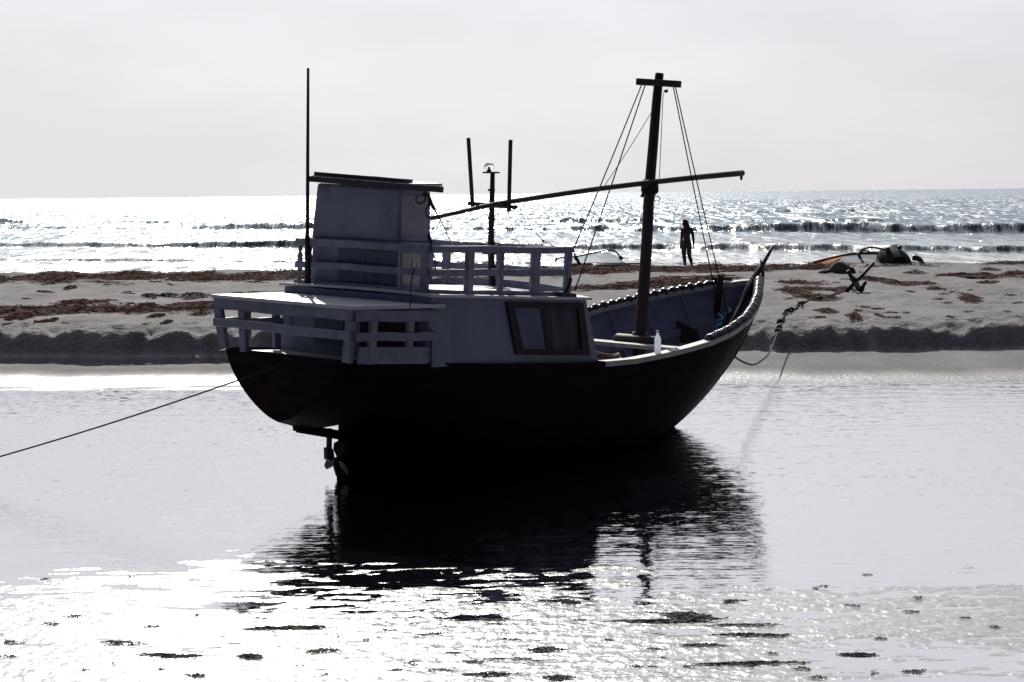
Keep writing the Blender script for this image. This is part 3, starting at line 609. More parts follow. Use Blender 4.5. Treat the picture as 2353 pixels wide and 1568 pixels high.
# cords at wheelhouse
def tb(name, pts, r, m, n=24, parent=boat, sd=6): mb = MB(); mb.tube(curve_pts(pts, n), r, sd); return mb.build(name, m, parent, True)
ys_ = yQ-.03
def ps(u, v, y=None): return bp(u, v, 1, ys_ if y is None else y)
tb('cord', [ps(957, 450), ps(956, 462), ps(965, 468), ps(975, 462), ps(977, 448)], .010, M['rope'])
tb('cord', [ps(975, 440), ps(986, 455), ps(992, 470), ps(998, 480)], [.012]*4+[.02]*21, M['rope'])
tb('cord', [ps(986, 468), ps(978, 485), ps(981, 498), ps(988, 500)], .010, M['rope'])
tb('cord', [ps(998, 480), ps(1018, 518), ps(1030, 545), bp(1046, 572, 1, -.9)], .007, M['rope'])
tb('cord', [ps(994, 474), ps(1006, 500), ps(1020, 545)], .006, M['rope'])
tb('cord', [ps(985, 540), ps(990, 556), ps(992, 575), ps(999, 595), ps(1001, 620)], [.018]*13+[.008]*12, M['rope'])
tb('cord', [bp(952, 615, 1, -1.03), bp(945, 650, 1, -1.03), bp(943, 690, 1, -1.2), bp(942, 708, 1, -1.2)], .007, M['rope'])
# rusty stain patches on the side board
mb = MB()
for (u, v, w, h) in ((946, 608, 4, 34), (957, 612, 3, 22)):
    mb.slab([ps(u-w/2, v+h*.5, yQ-.0125), ps(u+w/2, v+h*.5, yQ-.0125), ps(u+w*.2, v-h*.5, yQ-.0125)], (0, -1, 0), .003)
mb.build('rust_stain', mat('rust', (.16, .06, .03), (.28, .13, .07), 20, .8, .2), boat)
# flag pole
q0 = bp(706, 655, 0, .12); q1 = bp(708, 157, 0, .12)
mb = MB(); mb.tube([q0, q0+(q1-q0)*.22, q0+(q1-q0)*.23, q1], [.032, .03, .022, .015], 8); mb.build('flag_pole', M['wood'], boat, True)
# ---- lamp post with spreader and two rods
XL = 2.44
lp = lambda u, v: bp(u, v, 0, XL)
mb = MB(); mb.tube([lp(1130, 655), lp(1128, 560), lp(1130, 480), lp(1132, 397)], [.04, .038, .033, .027], 10)
for v in (560, 530, 505, 440): mb.tube([lp(1129, v), lp(1129.3, v-5)], [.043, .043], 10)
lpo = mb.build('lamp_post', M['wood'], boat, True)
mb = MB(); mb.bar(lp(1113, 397), lp(1144, 397), .07, .018); mb.build('lamp_bracket', M['iron'], lpo)
c = lp(1124, 385); mb = MB(); rg = .062
mb.lathe([(rg*math.sin(t_), -rg*math.cos(t_)) for t_ in np.linspace(.5, math.pi-.02, 14)], c, 18); mb.build('lamp_globe', M['glass'], lpo, True)
mb = MB(); mb.lathe([(.03, -.055), (.025, -.03), (.014, -.02), (.012, .0), (.004, .012)], c, 10); mb.build('lamp_socket', M['iron'], lpo, True)
mb = MB(); mb.bar(lp(1078, 468), lp(1186, 477), .05, .045); mb.build('spreader', M['wood'], lpo)
for a, b in (((1080, 318), (1090, 478)), ((1177, 322), (1173, 487))):
    mb = MB(); mb.bar(lp(*a)+np.array([-.03, 0, 0]), lp(*b)+np.array([-.03, 0, 0]), .04, .035, up=(1, 0, 0)); mb.build('rod', M['wood'], lpo)
mb = MB(); c = lp(1128, 560); mb.bar(c+np.array([0, .13, -.03]), c+np.array([0, -.13, -.04]), .12, .06); mb.bar(c+np.array([0, .07, -.07]), c+np.array([0, -.07, -.07]), .14, .12); mb.build('post_lashing', M['roofw'], lpo)
tb('wire', [lp(1186, 478), bp(1222, 525, 0, XL), bp(1250, 553, 0, XL+.02), bp(1275, 567, 0, XL+.02)], .004, M['rope'])
tb('wire_knot', [bp(1247, 552, 0, XL), bp(1250, 558, 0, XL), bp(1258, 559, 0, XL), bp(1268, 563, 0, XL)], [.012]*6+[.006]*19, M['rope'])
# ---- mast, crosstree, boom
mp_ = lambda u, v, y=0: bp(u, v, 1, y)
pts = [mp_(1469, 800), mp_(1477, 690), mp_(1486, 560), mp_(1492, 440), mp_(1501, 330), mp_(1509, 230), mp_(1515.5, 169)]
pts = curve_pts(pts, 36); base = pts[0].copy(); base[2] -= .5
mb = MB(); mb.tube([base]+pts, [.083]+list(np.linspace(.083, .056, len(pts))), 14)
mast = mb.build('mast', M['wood'], boat, True)
XMt = mp_(1513, 190)[0]-.05
mb = MB(); mb.bar(bp(1465, 188, 0, XMt-.03), bp(1562, 194, 0, XMt-.03), .07, .085, c=.1); mb.build('crosstree', M['wood'], mast)
mb = MB()
mb.tube([mp_(1522, 205)+np.array([0, -.05, 0]), mp_(1524, 212)+np.array([0, -.05, 0])], [.03, .025], 8); mb.build('mast_fitting', M['iron'], mast)
YB = -.10
pts = [mp_(989, 502, YB), mp_(1060, 487, YB), mp_(1130, 471, YB), mp_(1230, 455, YB), mp_(1360, 436, YB), mp_(1490, 420, YB), mp_(1600, 408, YB), mp_(1706, 398, YB)]
pts = curve_pts(pts, 35); mb = MB(); mb.tube(pts, np.linspace(.022, .042, len(pts)), 10)
boom = mb.build('boom', M['wood'], boat, True)
c = mp_(1704, 399, YB); mb = MB(); mb.tube([c, c+np.array([0, 0, -.05]), c+np.array([0, 0, -.09])], [.012, .02, .014], 8); mb.build('boom_block', M['iron'], boom, True)
mb = MB()
for k in range(5):
    z0 = k*.022; cc = mp_(1490, 428, -.05)
    mb.tube([cc+np.array([.10*math.cos(a), .10*math.sin(a)-.02, z0-.05+.06*math.sin(a+1)]) for a in np.linspace(0, 2*math.pi, 18)], .012, 6)
mb.build('boom_lashing', M['rope'], boom, True)
tb('halyard_tail', [mp_(1508, 425, -.06), mp_(1506, 445, -.06), mp_(1503, 460, -.06), mp_(1512, 463, -.06), mp_(1517, 455, -.06), mp_(1506, 450, -.06)], .006, M['rope'])
tb('halyard_tail', [mp_(1511, 420, -.06), mp_(1512, 440, -.06), mp_(1504, 447, -.06)], .008, M['rope'])
tb('halyard_tail', [mp_(1481, 432, -.1), mp_(1477, 448, -.1), mp_(1474, 452, -.1)], [.012]*7+[.02]*20, M['rope'])
# rigging
def line(a, b, r=.0085, name='shroud', m=None):
    a = np.array(a); b = np.array(b); mb = MB(); n = 10
    mb.tube([a+(b-a)*k/n-np.array([0, 0, .02])*math.sin(math.pi*k/n) for k in range(n+1)], r, 6); return mb.build(name, m or M['rope'], mast, True)
ctp = bp(1475, 196, 0, XMt-.03); cts = bp(1548, 200, 0, XMt-.03)
line(bp(1474, 196, 0, XMt-.03), bp(1317, 575, 1, -1.08))
line(bp(1482, 197, 0, XMt-.03), bp(1321, 668, 1, -1.10))
line(bp(1547, 199, 0, XMt-.03), bp(1659, 746, 1, .12), name='forestay')
line(bp(1552, 200, 0, XMt-.03), bp(1674, 728, 1, .02), name='forestay')
line(mp_(1499, 255), mp_(1385, 433, YB), .0045, 'topping_lift')
line(mp_(1524, 212, -.06), mp_(1515, 415, -.08), .005, 'halyard')
tb('lashing', [bp(1317, 572, 1, -1.12), bp(1322, 590, 1, -1.12), bp(1328, 600, 1, -1.12), bp(1331, 607, 1, -1.12)], [.01]*8+[.02]*17, M['rope'])
tb('lashing', [bp(1312, 640, 1, -1.13), bp(1308, 655, 1, -1.13), bp(1300, 672, 1, -1.13), bp(1308, 676, 1, -1.13)], [.02]*25, M['rope'])
mb = MB(); mb.bar(bp(1286, 676, 1, -1.13), bp(1320, 680, 1, -1.13), .06, .05); mb.build('cleat', M['roofw'], boat)
mb = MB(); mb.bar(bp(1300, 683, 1, -1.1), bp(1318, 684, 1, -1.1), .09, .03); mb.build('cleat', M['roofw'], boat)
# ---- fore well: thwart, windlass
def th(u, v): return bp(u, v, 2, 1.40)
mb = MB(); tw = sec(5.28, 1.35)-.04; mb.slab([(5.28, -tw, 1.40), (5.28, tw, 1.40), (4.86, tw, 1.40), (4.86, -tw, 1.40)][::-1], (0, 0, 1), .05); mb.build('thwart', M['plank'], boat)
mb = MB(); c = mp_(1467, 783); mb.tube([c+np.array([-.05, .33, .01]), c+np.array([-.05, .30, .0]), c+np.array([-.05, -.30, 0]), c+np.array([-.05, -.33, 0])], [.055, .075, .075, .055], 12); mb.build('windlass', M['wood'], boat, True)
mb = MB(); mb.lathe([(.14, -.02), (.13, .05), (.105, .11), (.095, .15)], mp_(1469, 790), 14); mb.build('mast_collar', M['wood'], boat, True)
mb = MB(); mb.bar((4.0, -1.1, 1.22), (4.0, 1.1, 1.22), .12, .06); mb.build('thwart', M['plank'], boat)
mb = MB(); mb.slab([(2.98, -1.24, 1.10), (2.98, 1.24, 1.10), (3.5, 1.24, 1.10), (3.5, -1.24, 1.10)], (0, 0, 1), .03); mb.build('well_shelf', M['panel'], boat)
# dark knee / breast hook and fixtures at the port bow
mb = MB(); x = 6.9
mb.slab([(x, sec(x, hg(x)-.4)-.09, hg(x)-.36), (x, sec(x, hg(x)-.4)-.42, hg(x)-.46), (x, sec(x, hg(x)-.8)-.34, zf(x)+.05), (x, sec(x, hg(x)-.9)-.06, zf(x)+.05)], (1, 0, 0), .07); mb.build('knee', M['wood'], boat)
mb = MB(); mb.bar((7.45, .30, 1.3), (7.5, .24, 2.34), .07, .07, up=(1, 0, 0)); mb.build('bitt_post', M['wood'], boat)
mb = MB(); mb.bar(bp(1640, 641, 1, .33), bp(1680, 641, 1, .30), .05, .05); mb.build('cleat', M['wood'], boat)
for (u, v, dv) in ((1655, 736, 0), (1672, 722, 1), (1651, 755, 2)):
    a = bp(u, v, 1, .05); P = [a+np.array([.02*math.sin(k*1.3+dv), .05*math.cos(k*1.1+dv), .09-.02*k]) for k in range(9)]
    mb = MB(); mb.tube(curve_pts(P, 32), .013, 6); mb.build('cyan_lashing', M['cyan'], boat, True)
tb('bitts', [bp(1651, 790, 1, .05), bp(1657, 750, 1, .05), bp(1659, 738, 1, .05)], .035, M['wood'], sd=8)
tb('bitts', [bp(1674, 780, 1, .02), bp(1675, 735, 1, .02), bp(1676, 720, 1, .02)], .035, M['wood'], sd=8)
# starboard bow lower guard strake
# ------------------------------------------------------------------ loose things on / at the boat
def W(p): return l2w(p)
mb = MB(); P = [W(bp(1672, 750, 1, .0)), W(bp(1700, 700, 1, -.02)), W(bp(1740, 630, 1, -.03)), W(bp(1776, 567, 1, -.04))]
mb.tube(curve_pts(P, 20), [.05]*6+list(np.linspace(.05, .02, 13)), 8)
o = mb.build('spar', M['wood'], None, True); tag(recenter(o), 'dark spar leaning out over the bow, rag tied to it', 'pole')
mb = MB(); P = [W(bp(1672, 752, 1, -.35)), W(bp(1700, 700, 1, -.25)), W(bp(1717, 655, 1, -.2)), W(bp(1745, 612, 1, -.10))]
mb.tube(curve_pts(P, 20), .014, 6); o = mb.build('bow_rope', M['ropelight'], None, True); tag(recenter(o), 'pale rope stretched along the spar at the bow', 'rope')
rows = []
for k in range(12):
    v = 597+k*(658-597)/11; wd = .008+.028*math.sin(math.pi*min(1, (k+1)/12.5)); c = bp(1748+2.2*math.sin(k*.3)+k*.45, v, 1, -.06)
    rows.append([W(c+np.array([wd*math.cos(a)*.9, .6*wd*math.sin(a), 0])) for a in np.linspace(0, 2*math.pi, 9)])
mb = MB(); mb.grid(rows); o = mb.build('hanging_rag', M['rag'], None, True); tag(recenter(o), 'limp dark grey rag hanging from the spar at the bow', 'cloth')
# bottle
bx = 3.97; bpos = W((bx, -(hw(bx)-.05), hg(bx)+.012))
mb = MB(); mb.lathe([(.034, 0), (.040, .008), (.040, .05), (.037, .055), (.040, .06), (.040, .085), (.037, .09), (.040, .095), (.040, .12), (.037, .125), (.040, .13), (.040, .165), (.034, .19), (.020, .215), (.014, .225), (.014, .245)], (0, 0, 0), 16)
o = mb.build('water_bottle', M['plastic'], None, True); o.location = bpos; tag(o, 'clear ribbed plastic bottle standing on the boat gunwale', 'bottle')
mb = MB(); mb.lathe([(.017, .246), (.017, .268), (.015, .27)], (0, 0, 0), 12); cp = mb.build('bottle_cap', M['boardw'], o, True)
# heap of brown rope in the well
mb = MB()
for k in range(11):
    r_ = .42-.02*k+.03*math.sin(k*2); c = np.array([3.55+.03*math.sin(k*1.7), -.80+.03*math.cos(k*2.1), 1.155+.022*k])
    mb.tube([W(c+np.array([r_*.85*math.cos(a), r_*math.sin(a)*.75, .015*math.sin(3*a+k)])) for a in np.linspace(0, 2*math.pi, 26)], .024, 6)
o = mb.build('rope_heap', mat('brown_rope', (.10, .06, .045), (.2, .13, .10), 30, .9, .5, 150), None, True); tag(recenter(o), 'heap of coiled brown rope lying in the open well of the boat', 'rope')
# mooring line
P0 = W(bp(675, 829, 0, -1.04)); P1 = at(-190, 1112, 22.9); P1[2] = .02
pm = [P0+(P1-P0)*k/16-np.array([0, 0, .05])*math.sin(math.pi*k/16) for k in range(17)]
mb = MB(); mb.tube([W((-.98, .02, 1.36)), P0]+pm[1:], .009, 6); o = mb.build('mooring_rope', M['rope'], None, True); tag(recenter(o), 'thin taut mooring rope running left from the boat stern', 'rope')
# anchor line
pts = [W(bp(1672, 808, 1, -.1)), W(bp(1692, 823, 1, -.12)), at(1712, 834, 29.7), at(1735, 837, 31.5), at(1765, 815, 34.4), at(1779, 785, 37.), at(1789, 757, 39.4)]
for (u, v) in ((1803, 735), (1830, 708), (1850, 694), (1880, 684), (1915, 677), (1945, 668)):
    p = onz(u, v, .45); 
    for _ in range(6): p = onz(u, v, zt(p[0], p[1])+.02)
    pts.append(p)
for k, p in enumerate(pts):
    if k > 4: p[2] = max(p[2], zt(p[0], p[1])+.02)
cp_ = curve_pts(pts, 120); rr = []
for p in cp_:
    p[2] = max(p[2], zt(p[0], p[1])+.012)
for i, p in enumerate(cp_):
    rr.append(.015 if i < 62 else .022)
mb = MB(); mb.tube(cp_, rr, 8)
for k, i in enumerate(range(58, 92, 3)):
    if k % 4 == 3: continue
    p = cp_[i]; r_ = .03+.035*random.random(); mb.tube([p+np.array([-r_*1.3, 0, .0]), p+np.array([-r_*.7, .01, r_*.7]), p+np.array([r_*.3, 0, r_*.9]), p+np.array([r_*1.2, 0, .2*r_])], [r_*.4, r_*.8, r_*.85, r_*.3], 7)
o = mb.build('anchor_rope', M['rope'], None, True); tag(recenter(o), 'sagging rope from the bow up the sand bank to the anchor', 'rope')
# ------------------------------------------------------------------ wooden anchor on the sand
def gnd(u, v, dz=0.):
    p = onz(u, v, .45)
    for _ in range(8): p = onz(u, v, zt(p[0], p[1]))
    return p+np.array([0, 0, dz])
g0 = gnd(1950, 672)
an = empty('anchor', g0, 'dark wooden anchor with crossed arms standing on the sand', 'anchor')
def rel(p): return np.array(p)-g0
Da = g0[1]
mb = MB(); mb.tube([rel(at(1943, 672, Da)), rel(at(1975, 640, Da+.1)), rel(at(2008, 604, Da+.2))], [.055, .05, .04], 8); mb.build('anchor_shank', M['wood'], an, True)
mb = MB(); mb.tube(curve_pts([rel(at(1948, 622, Da)), rel(at(1956, 636, Da)), rel(at(1966, 650, Da-.1)), rel(at(1974, 664, Da-.3)), rel(at(1981, 668, Da-.3))], 16), [.05]*5+[.075]*8+[.06]*4, 8); mb.build('anchor_arm', M['wood'], an, True)
mb = MB(); mb.tube(curve_pts([rel(at(1976, 668, Da-.35)), rel(at(1984, 656, Da-.35)), rel(at(1989, 648, Da-.3))], 8), [.08, .085, .08, .06, .05, .05, .05, .05, .04], 8); mb.build('anchor_fluke', M['wood'], an, True)
mb = MB()
for k in range(3): mb.tube([rel(at(1964+4*math.cos(a), 645+3*k+4*math.sin(a), Da-.12)) for a in np.linspace(0, 6.3, 10)], .03, 6)
mb.build('anchor_lashing', M['rope'], an, True)
# ------------------------------------------------------------------ bundle on the sand
g0 = gnd(1922, 630)
bu = empty('bundle', g0, 'grey rounded bundle lying on the sand in front of the yellow sail', 'bundle')
def blob(cx, cy, rx, ry, rz, seed, amp=.12, n=24, m=14):
    rows = []
    for i in range(m):
        th_ = math.pi/2*i/(m-1)
        rows.append([(cx+rx*math.cos(th_)*math.cos(a)*(1+amp*float(pn(np.array([2*math.cos(a)+seed]), np.array([2*math.sin(a)+th_*2]), seed)[0])), cy+ry*math.cos(th_)*math.sin(a), rz*math.sin(th_)*(1+amp*float(pn(np.array([1.5*math.cos(a)]), np.array([th_*2+seed*.1]), seed+3)[0]))-.02) for a in np.linspace(0, 2*math.pi, n)])
    return MB().grid(rows)
blob(.12, 0, .40, .32, .40, 3).build('bundle_cover', M['boulder'], bu, True)
blob(-.38, -.05, .22, .24, .17, 5).build('bundle_end', M['weeddark'], bu, True)
blob(.44, -.08, .14, .2, .24, 8).build('bundle_end', M['weeddark'], bu, True)
# ------------------------------------------------------------------ sailboards
def thin(poly, th=.012, n=(0, -1, .3)): return MB().slab(poly, n, th)
Ds = 72.2
g0 = at(1950, 610, Ds); g0[2] = zt(g0[0], g0[1])
sl = empty('sail_rig', g0, 'yellow and clear windsurfing sail with red edge lying on the sand', 'sail')
rel = lambda p: np.array(p)-g0
mb = MB(); mb.tube(curve_pts([rel(at(1867, 604, Ds-.3)), rel(at(1905, 595, Ds)), rel(at(1955, 584.5, Ds+.2)), rel(at(2000, 582, Ds+.2)), rel(at(2040, 582, Ds+.2))], 20), [.03]+[.05]*20, 8); mb.build('mast_sleeve', M['sleeve'], sl, True)
thin([rel(at(1872, 605, Ds-.3)), rel(at(1893, 611, Ds-.6)), rel(at(1918, 609, Ds-.5)), rel(at(1938, 590, Ds)), rel(at(1905, 596, Ds))]).build('yellow_panel', M['yellow'], sl)
thin([rel(at(1920, 605, Ds-.45)), rel(at(2035, 606, Ds-.5)), rel(at(2036, 584, Ds+.2)), rel(at(1960, 586, Ds+.2)), rel(at(1939, 590, Ds))]).build('clear_panel', M['film'], sl)
thin([rel(at(1916, 610, Ds-.6)), rel(at(2036, 610, Ds-.6)), rel(at(2036, 605.5, Ds-.5)), rel(at(1920, 604.5, Ds-.45))]).build('yellow_band', M['yellow'], sl)
thin([rel(at(1936, 592, Ds-.05)), rel(at(1940, 590, Ds-.05)), rel(at(1922, 610, Ds-.6)), rel(at(1917, 610, Ds-.6))], .02).build('seam', M['sleeve'], sl)
mb = MB(); mb.tube(curve_pts([rel(at(1973, 590, Ds-.1)), rel(at(1977, 579, Ds-.2)), rel(at(1990, 570.5, Ds-.4)), rel(at(2008, 569, Ds-.5)), rel(at(2032, 574, Ds-.6)), rel(at(2055, 580, Ds-.6))], 30), .035, 8)
mb.tube(curve_pts([rel(at(1975, 588, Ds)), rel(at(1985, 576, Ds+.1)), rel(at(2005, 581, Ds+.1))], 12), .025, 6); mb.build('wishbone_boom', M['rubber'], sl, True)
mb = MB(); mb.tube(curve_pts([rel(at(1971, 582, Ds-.15)), rel(at(1976, 592, Ds-.3)), rel(at(1984, 604, Ds-.5)), rel(at(1990, 611, Ds-.6))], 12), [.06]*5+[.03]*8, 8); mb.build('mast_clamp', M['rubber'], sl, True)
for u in (2021, 2026): MB().tube([rel(at(u, 571, Ds-.5)), rel(at(u+2, 584, Ds-.2))], .012, 5).build('line', M['rope'], sl)
# dark rounded board, end on
g0 = at(2068, 609, 71.0); g0[2] = zt(g0[0], g0[1])
bd = empty('sailboard', g0, 'dark rounded sailboard seen end on beside the yellow sail', 'board')
rows = []
for i in range(16):
    t_ = i/15; yy = -.1+2.4*t_; s_ = math.sin(math.pi*min(1, .06+.94*t_)*.93)**.45 if t_ < .97 else .2
    rows.append([(s_*.57*math.copysign(abs(math.cos(a))**.85, math.cos(a))-.10*s_*math.sin(a), yy, .0+s_*.55*max(-.03, math.sin(a))) for a in np.linspace(-.05, math.pi+.05, 26)])
mb = MB(); mb.grid(rows, flip=True); mb.add(rows[0], [tuple(range(26))]); mb.build('board_hull', M['board'], bd, True)
for dx in (-.33, .08):
    mb = MB(); mb.lathe([(.05, 0), (.085, .04), (.085, .10), (.05, .13)], (dx, .5, .49 if dx > 0 else .44), 10); mb.build('foot_strap', M['sleeve'] if dx < 0 else M['rubber'], bd, True)
mb = MB(); mb.tube(curve_pts([(.5, .3, .22), (.68, .2, .17), (.78, .1, .06), (.86, 0, .02)], 12), [.1, .1, .1, .1, .09, .09, .08, .08, .06, .05, .04, .04, .03], 8); mb.build('board_fin', M['rubber'], bd, True)
# second rig, seen through the boat's railing
Ds = 72.6
g0 = at(1400, 613, Ds); g0[2] = zt(g0[0], g0[1])
s2 = empty('white_sailboard', g0, 'flat white sailboard with clear sail lying behind the boat mast', 'board')
rel = lambda p: np.array(p)-g0
rows = []
for i in range(15):
    t_ = i/14; u = 1318+(1476-1318)*t_; w_ = .33*max(.12, math.sin(math.pi*(.05+.9*t_))**.5); c = rel(at(u, 607+2*t_, Ds)); c[2] = .10-.02*t_
    rows.append([c+np.array([0, w_*math.cos(a)*1.2, .05*math.sin(a)]) for a in np.linspace(0, 2*math.pi, 14)])
mb = MB(); mb.grid(rows); mb.build('board_deck', M['boardw'], s2, True)
mb = MB(); mb.tube([rel(at(1300, 608, Ds-.5)), rel(at(1395, 610, Ds-.5)), rel(at(1485, 612, Ds-.5))], [.03, .045, .03], 8); mb.build('mast_sleeve', M['rubber'], s2, True)
thin([rel(at(1280, 606, Ds-.3)), rel(at(1440, 606, Ds-.3)), rel(at(1424, 592, Ds)), rel(at(1395, 578, Ds+.2)), rel(at(1340, 586, Ds+.1))]).build('clear_panel', M['film'], s2)
mb = MB(); mb.tube(curve_pts([rel(at(1277, 605, Ds-.1)), rel(at(1278, 597, Ds-.1)), rel(at(1284, 593, Ds-.1)), rel(at(1321, 590, Ds-.1)), rel(at(1360, 582, Ds)), rel(at(1392, 575.5, Ds)), rel(at(1411, 577, Ds)), rel(at(1421, 585, Ds)), rel(at(1425, 594, Ds))], 40), .03, 8); mb.build('wishbone_boom', M['rubber'], s2, True)
mb = MB(); mb.tube([rel(at(1425, 588, Ds)), rel(at(1427, 594, Ds)), rel(at(1427, 598, Ds))], [.05, .09, .07], 8); mb.build('boom_end', M['rubber'], s2, True)
# ------------------------------------------------------------------ driftwood
g0 = gnd(1850, 642)
def stick(name, u0, v0, u1, v1, r, lab, z=.03):
    a = gnd(u0, v0, z); b = gnd(u1, v1, z); mb = MB(); m_ = (a+b)/2+np.array([0, .03, .02]); mb.tube(curve_pts([a, m_, b], 8), [r]*5+[r*.8]*2+[r*.6]*2, 7)
    o = mb.build(name, M['drift'], None, True); return tag(recenter(o), lab, 'driftwood')
stick('driftwood', 2187, 642, 2262, 642, .05, 'dark driftwood stick lying flat on the sand at the right')
a = gnd(2017, 752); mb = MB(); mb.tube([a, a+np.array([-.03, 0, .12]), a+np.array([-.07, 0, .24])], [.09, .07, .01], 6); o = mb.build('driftwood', M['weedred'], None, True)
tag(recenter(o), 'small pointed reddish stump sticking up from the bank edge', 'driftwood')
# ------------------------------------------------------------------ person
g0 = at(1591-11, 612, 73.0); g0[2] = zt(g0[0], g0[1])
def person():
    root = empty('person', g0, 'long-haired person in swimwear walking away across the sand to the sea', 'person')
    k = 1.66/735.
    q = lambda x, z, y=0.: ((x-545)*k, y, (1020-z)*k)
    V = []; E = []; R = []
    def v(p, r, par=None):
        m_ = max(r); f_ = 1.0 if m_ < .02 else 1.5 if p[2] > .86 and m_ < .09 else 1.62 if p[2] > .86 else 1.12 if p[2] < .75 and m_ > .07 else 1.3
        V.append(p); R.append(tuple(a*f_ for a in r)); i = len(V)-1
        if par is not None: E.append((par, i))
        return i
    pel = v(q(532, 655), (.125, .085)); be = v(q(534, 600), (.098, .075), pel); wa = v(q(534, 555), (.105, .08), be); ch = v(q(536, 490), (.125, .09), wa); sh = v(q(538, 440), (.10, .07), ch)
    nk = v(q(528, 408), (.052, .052), sh); hd = v(q(514, 372), (.05, .055), nk); hd2 = v(q(510, 340), (.056, .066), hd); v(q(507, 305), (.049, .055), hd2)
    v(q(500, 352, .10), (.016, .016), hd2)     # nose
    for sx, P in ((-1, [(474, 440, 0), (462, 510, .0), (456, 590, .02), (448, 660, .06), (440, 700, .08)]), (1, [(606, 438, 0), (624, 510, -.01), (636, 590, -.02), (640, 650, .02), (640, 688, .05)])):
        pr_ = sh
        for (x, z, yy), r in zip(P, (.052, .042, .036, .030, .026)): pr_ = v(q(x, z, yy), (r, r), pr_)
        x, z, yy = P[-1]; palm = v(q(x-sx*1, z+16, yy+.02), (.034, .02), pr_)
        for j, (dx, ln) in enumerate(((-9, 30), (-3, 36), (3, 38), (9, 30))):
            a = v(q(x+dx*.9, z+26, yy+.02), (.0095, .0095), palm); v(q(x+dx+sx*2, z+26+ln*.55, yy+.045), (.008, .008), a)
        a = v(q(x-sx*12, z+14, yy+.04), (.010, .010), palm); v(q(x-sx*15, z+28, yy+.055), (.009, .009), a)
    for P, r in (([(490, 700, 0), (488, 770, .0), (492, 850, .02), (497, 905, -.01), (505, 985, -.01)], (.105, .088, .06, .058, .036)), ([(575, 700, 0), (572, 770, .02), (570, 845, .05), (590, 905, -.04), (606, 985, -.10)], (.105, .088, .058, .057, .036))):
        pr_ = pel
        for (x, z, yy), rr_ in zip(P, r): pr_ = v(q(x, z, yy), (rr_, rr_), pr_)
        x, z, yy = P[-1]; h = v(q(x, z+22, yy+.0), (.035, .032), pr_); v(q(x+2, z+27, yy+.15), (.036, .02), h)
    me = bpy.data.meshes.new('body'); me.from_pydata(V, E, []); o = bpy.data.objects.new('body', me); COL.objects.link(o); o.parent = root
    me.materials.append(M['skin'])
    mod = o.modifiers.new('skin', 'SKIN'); mod.use_smooth_shade = True
    for i, r in enumerate(R): me.skin_vertices[0].data[i].radius = r
    me.skin_vertices[0].data[0].use_root = True
    sb = o.modifiers.new('sub', 'SUBSURF'); sb.levels = 1; sb.render_levels = 2
    # hair
    rows = []
    for (x, z, w, d) in ((505, 286, 8, .02), (508, 296, 30, .075), (512, 320, 38, .10), (516, 350, 42, .11), (522, 380, 44, .10), (532, 410, 42, .08), (540, 440, 34, .06), (545, 470, 22, .04), (548, 488, 6, .01)):
        c = q(x, z, -.02 if z < 380 else -.06)
        rows.append([(c[0]+1.2*w*k*math.cos(a), c[1]+d*1.1*math.sin(a), c[2]) for a in np.linspace(0, 2*math.pi, 15)])
    mb = MB(); mb.grid(rows); mb.build('hair', M['hair'], root, True)
    rows = []
    for (x, z, w, d) in ((533, 622, 62, .112), (533, 645, 70, .12), (533, 675, 74, .12), (533, 700, 64, .10)):
        c = q(x, z); rows.append([(c[0]+w*k*math.cos(a), d*math.sin(a), c[2]) for a in np.linspace(0, 2*math.pi, 25)])
    mb = MB(); mb.grid(rows); mb.build('swimsuit_bottom', M['cloth'], root, True)
    return root
person()
# ------------------------------------------------------------------ seaweed
def weed_mesh(cx, cy, ln, wd, ht, n, seed, ang=0., mb=None, sw=.012, rag=1.):
    """tangle of flat curved strands heaped into a low clump, draped on the ground"""
    r = random.Random(seed); mb = mb or MB(); ca, sa = math.cos(ang), math.sin(ang)
    sub = [(r.uniform(-.75, .75), r.gauss(0, .3), r.uniform(.12, .45), r.uniform(.08, .3), r.uniform(.3, 1)) for _ in range(7)]+[(r.uniform(-.2, .2), 0, .4, .2, 1)]
    for k in range(n):
        cx_, cy_, sx_, sy_, hh_ = r.choice(sub); t = max(-1.15, min(1.15, r.gauss(cx_, sx_))); s = r.gauss(cy_, sy_)
        x = t*ln/2; y = s*wd/2; h = ht*hh_*max(.0, 1-abs(t)**1.5)*max(.05, 1-(s*1.1)**2)*r.random()
        d = r.gauss(0, .35)+(math.pi if r.random() < .5 else 0); L_ = ln*(.10+.16*r.random())*rag; w = sw*(.6+.9*r.random()); m_ = 4
        pts = []
        for j in range(m_+1):
            X_, Y_ = cx+ca*x-sa*y, cy+sa*x+ca*y
            pts.append((X_, Y_, h*(1-.4*abs(j-m_/2)/m_)+r.random()*ht*.10)); d += r.gauss(0, .35); x += math.cos(d)*L_/m_; y += math.sin(d)*L_/m_*wd/ln*1.6
        zz = np.array([zt(p[0], p[1]) for p in pts]); zz = np.maximum(zz, -.002 if cy < 20 else -9)
        vs = []
        for p, z0 in zip(pts, zz):
            vs += [(p[0], p[1]-w*.5, z0+p[2]+.004), (p[0]+w*.2, p[1]+w*.5, z0+p[2]+.004+w*(r.random()-.2))]
        o_ = len(mb.v); mb.v += [tuple(map(float, q)) for q in vs]
        mb.f += [(o_+2*j, o_+2*j+2, o_+2*j+3, o_+2*j+1) for j in range(m_)]
    return mb
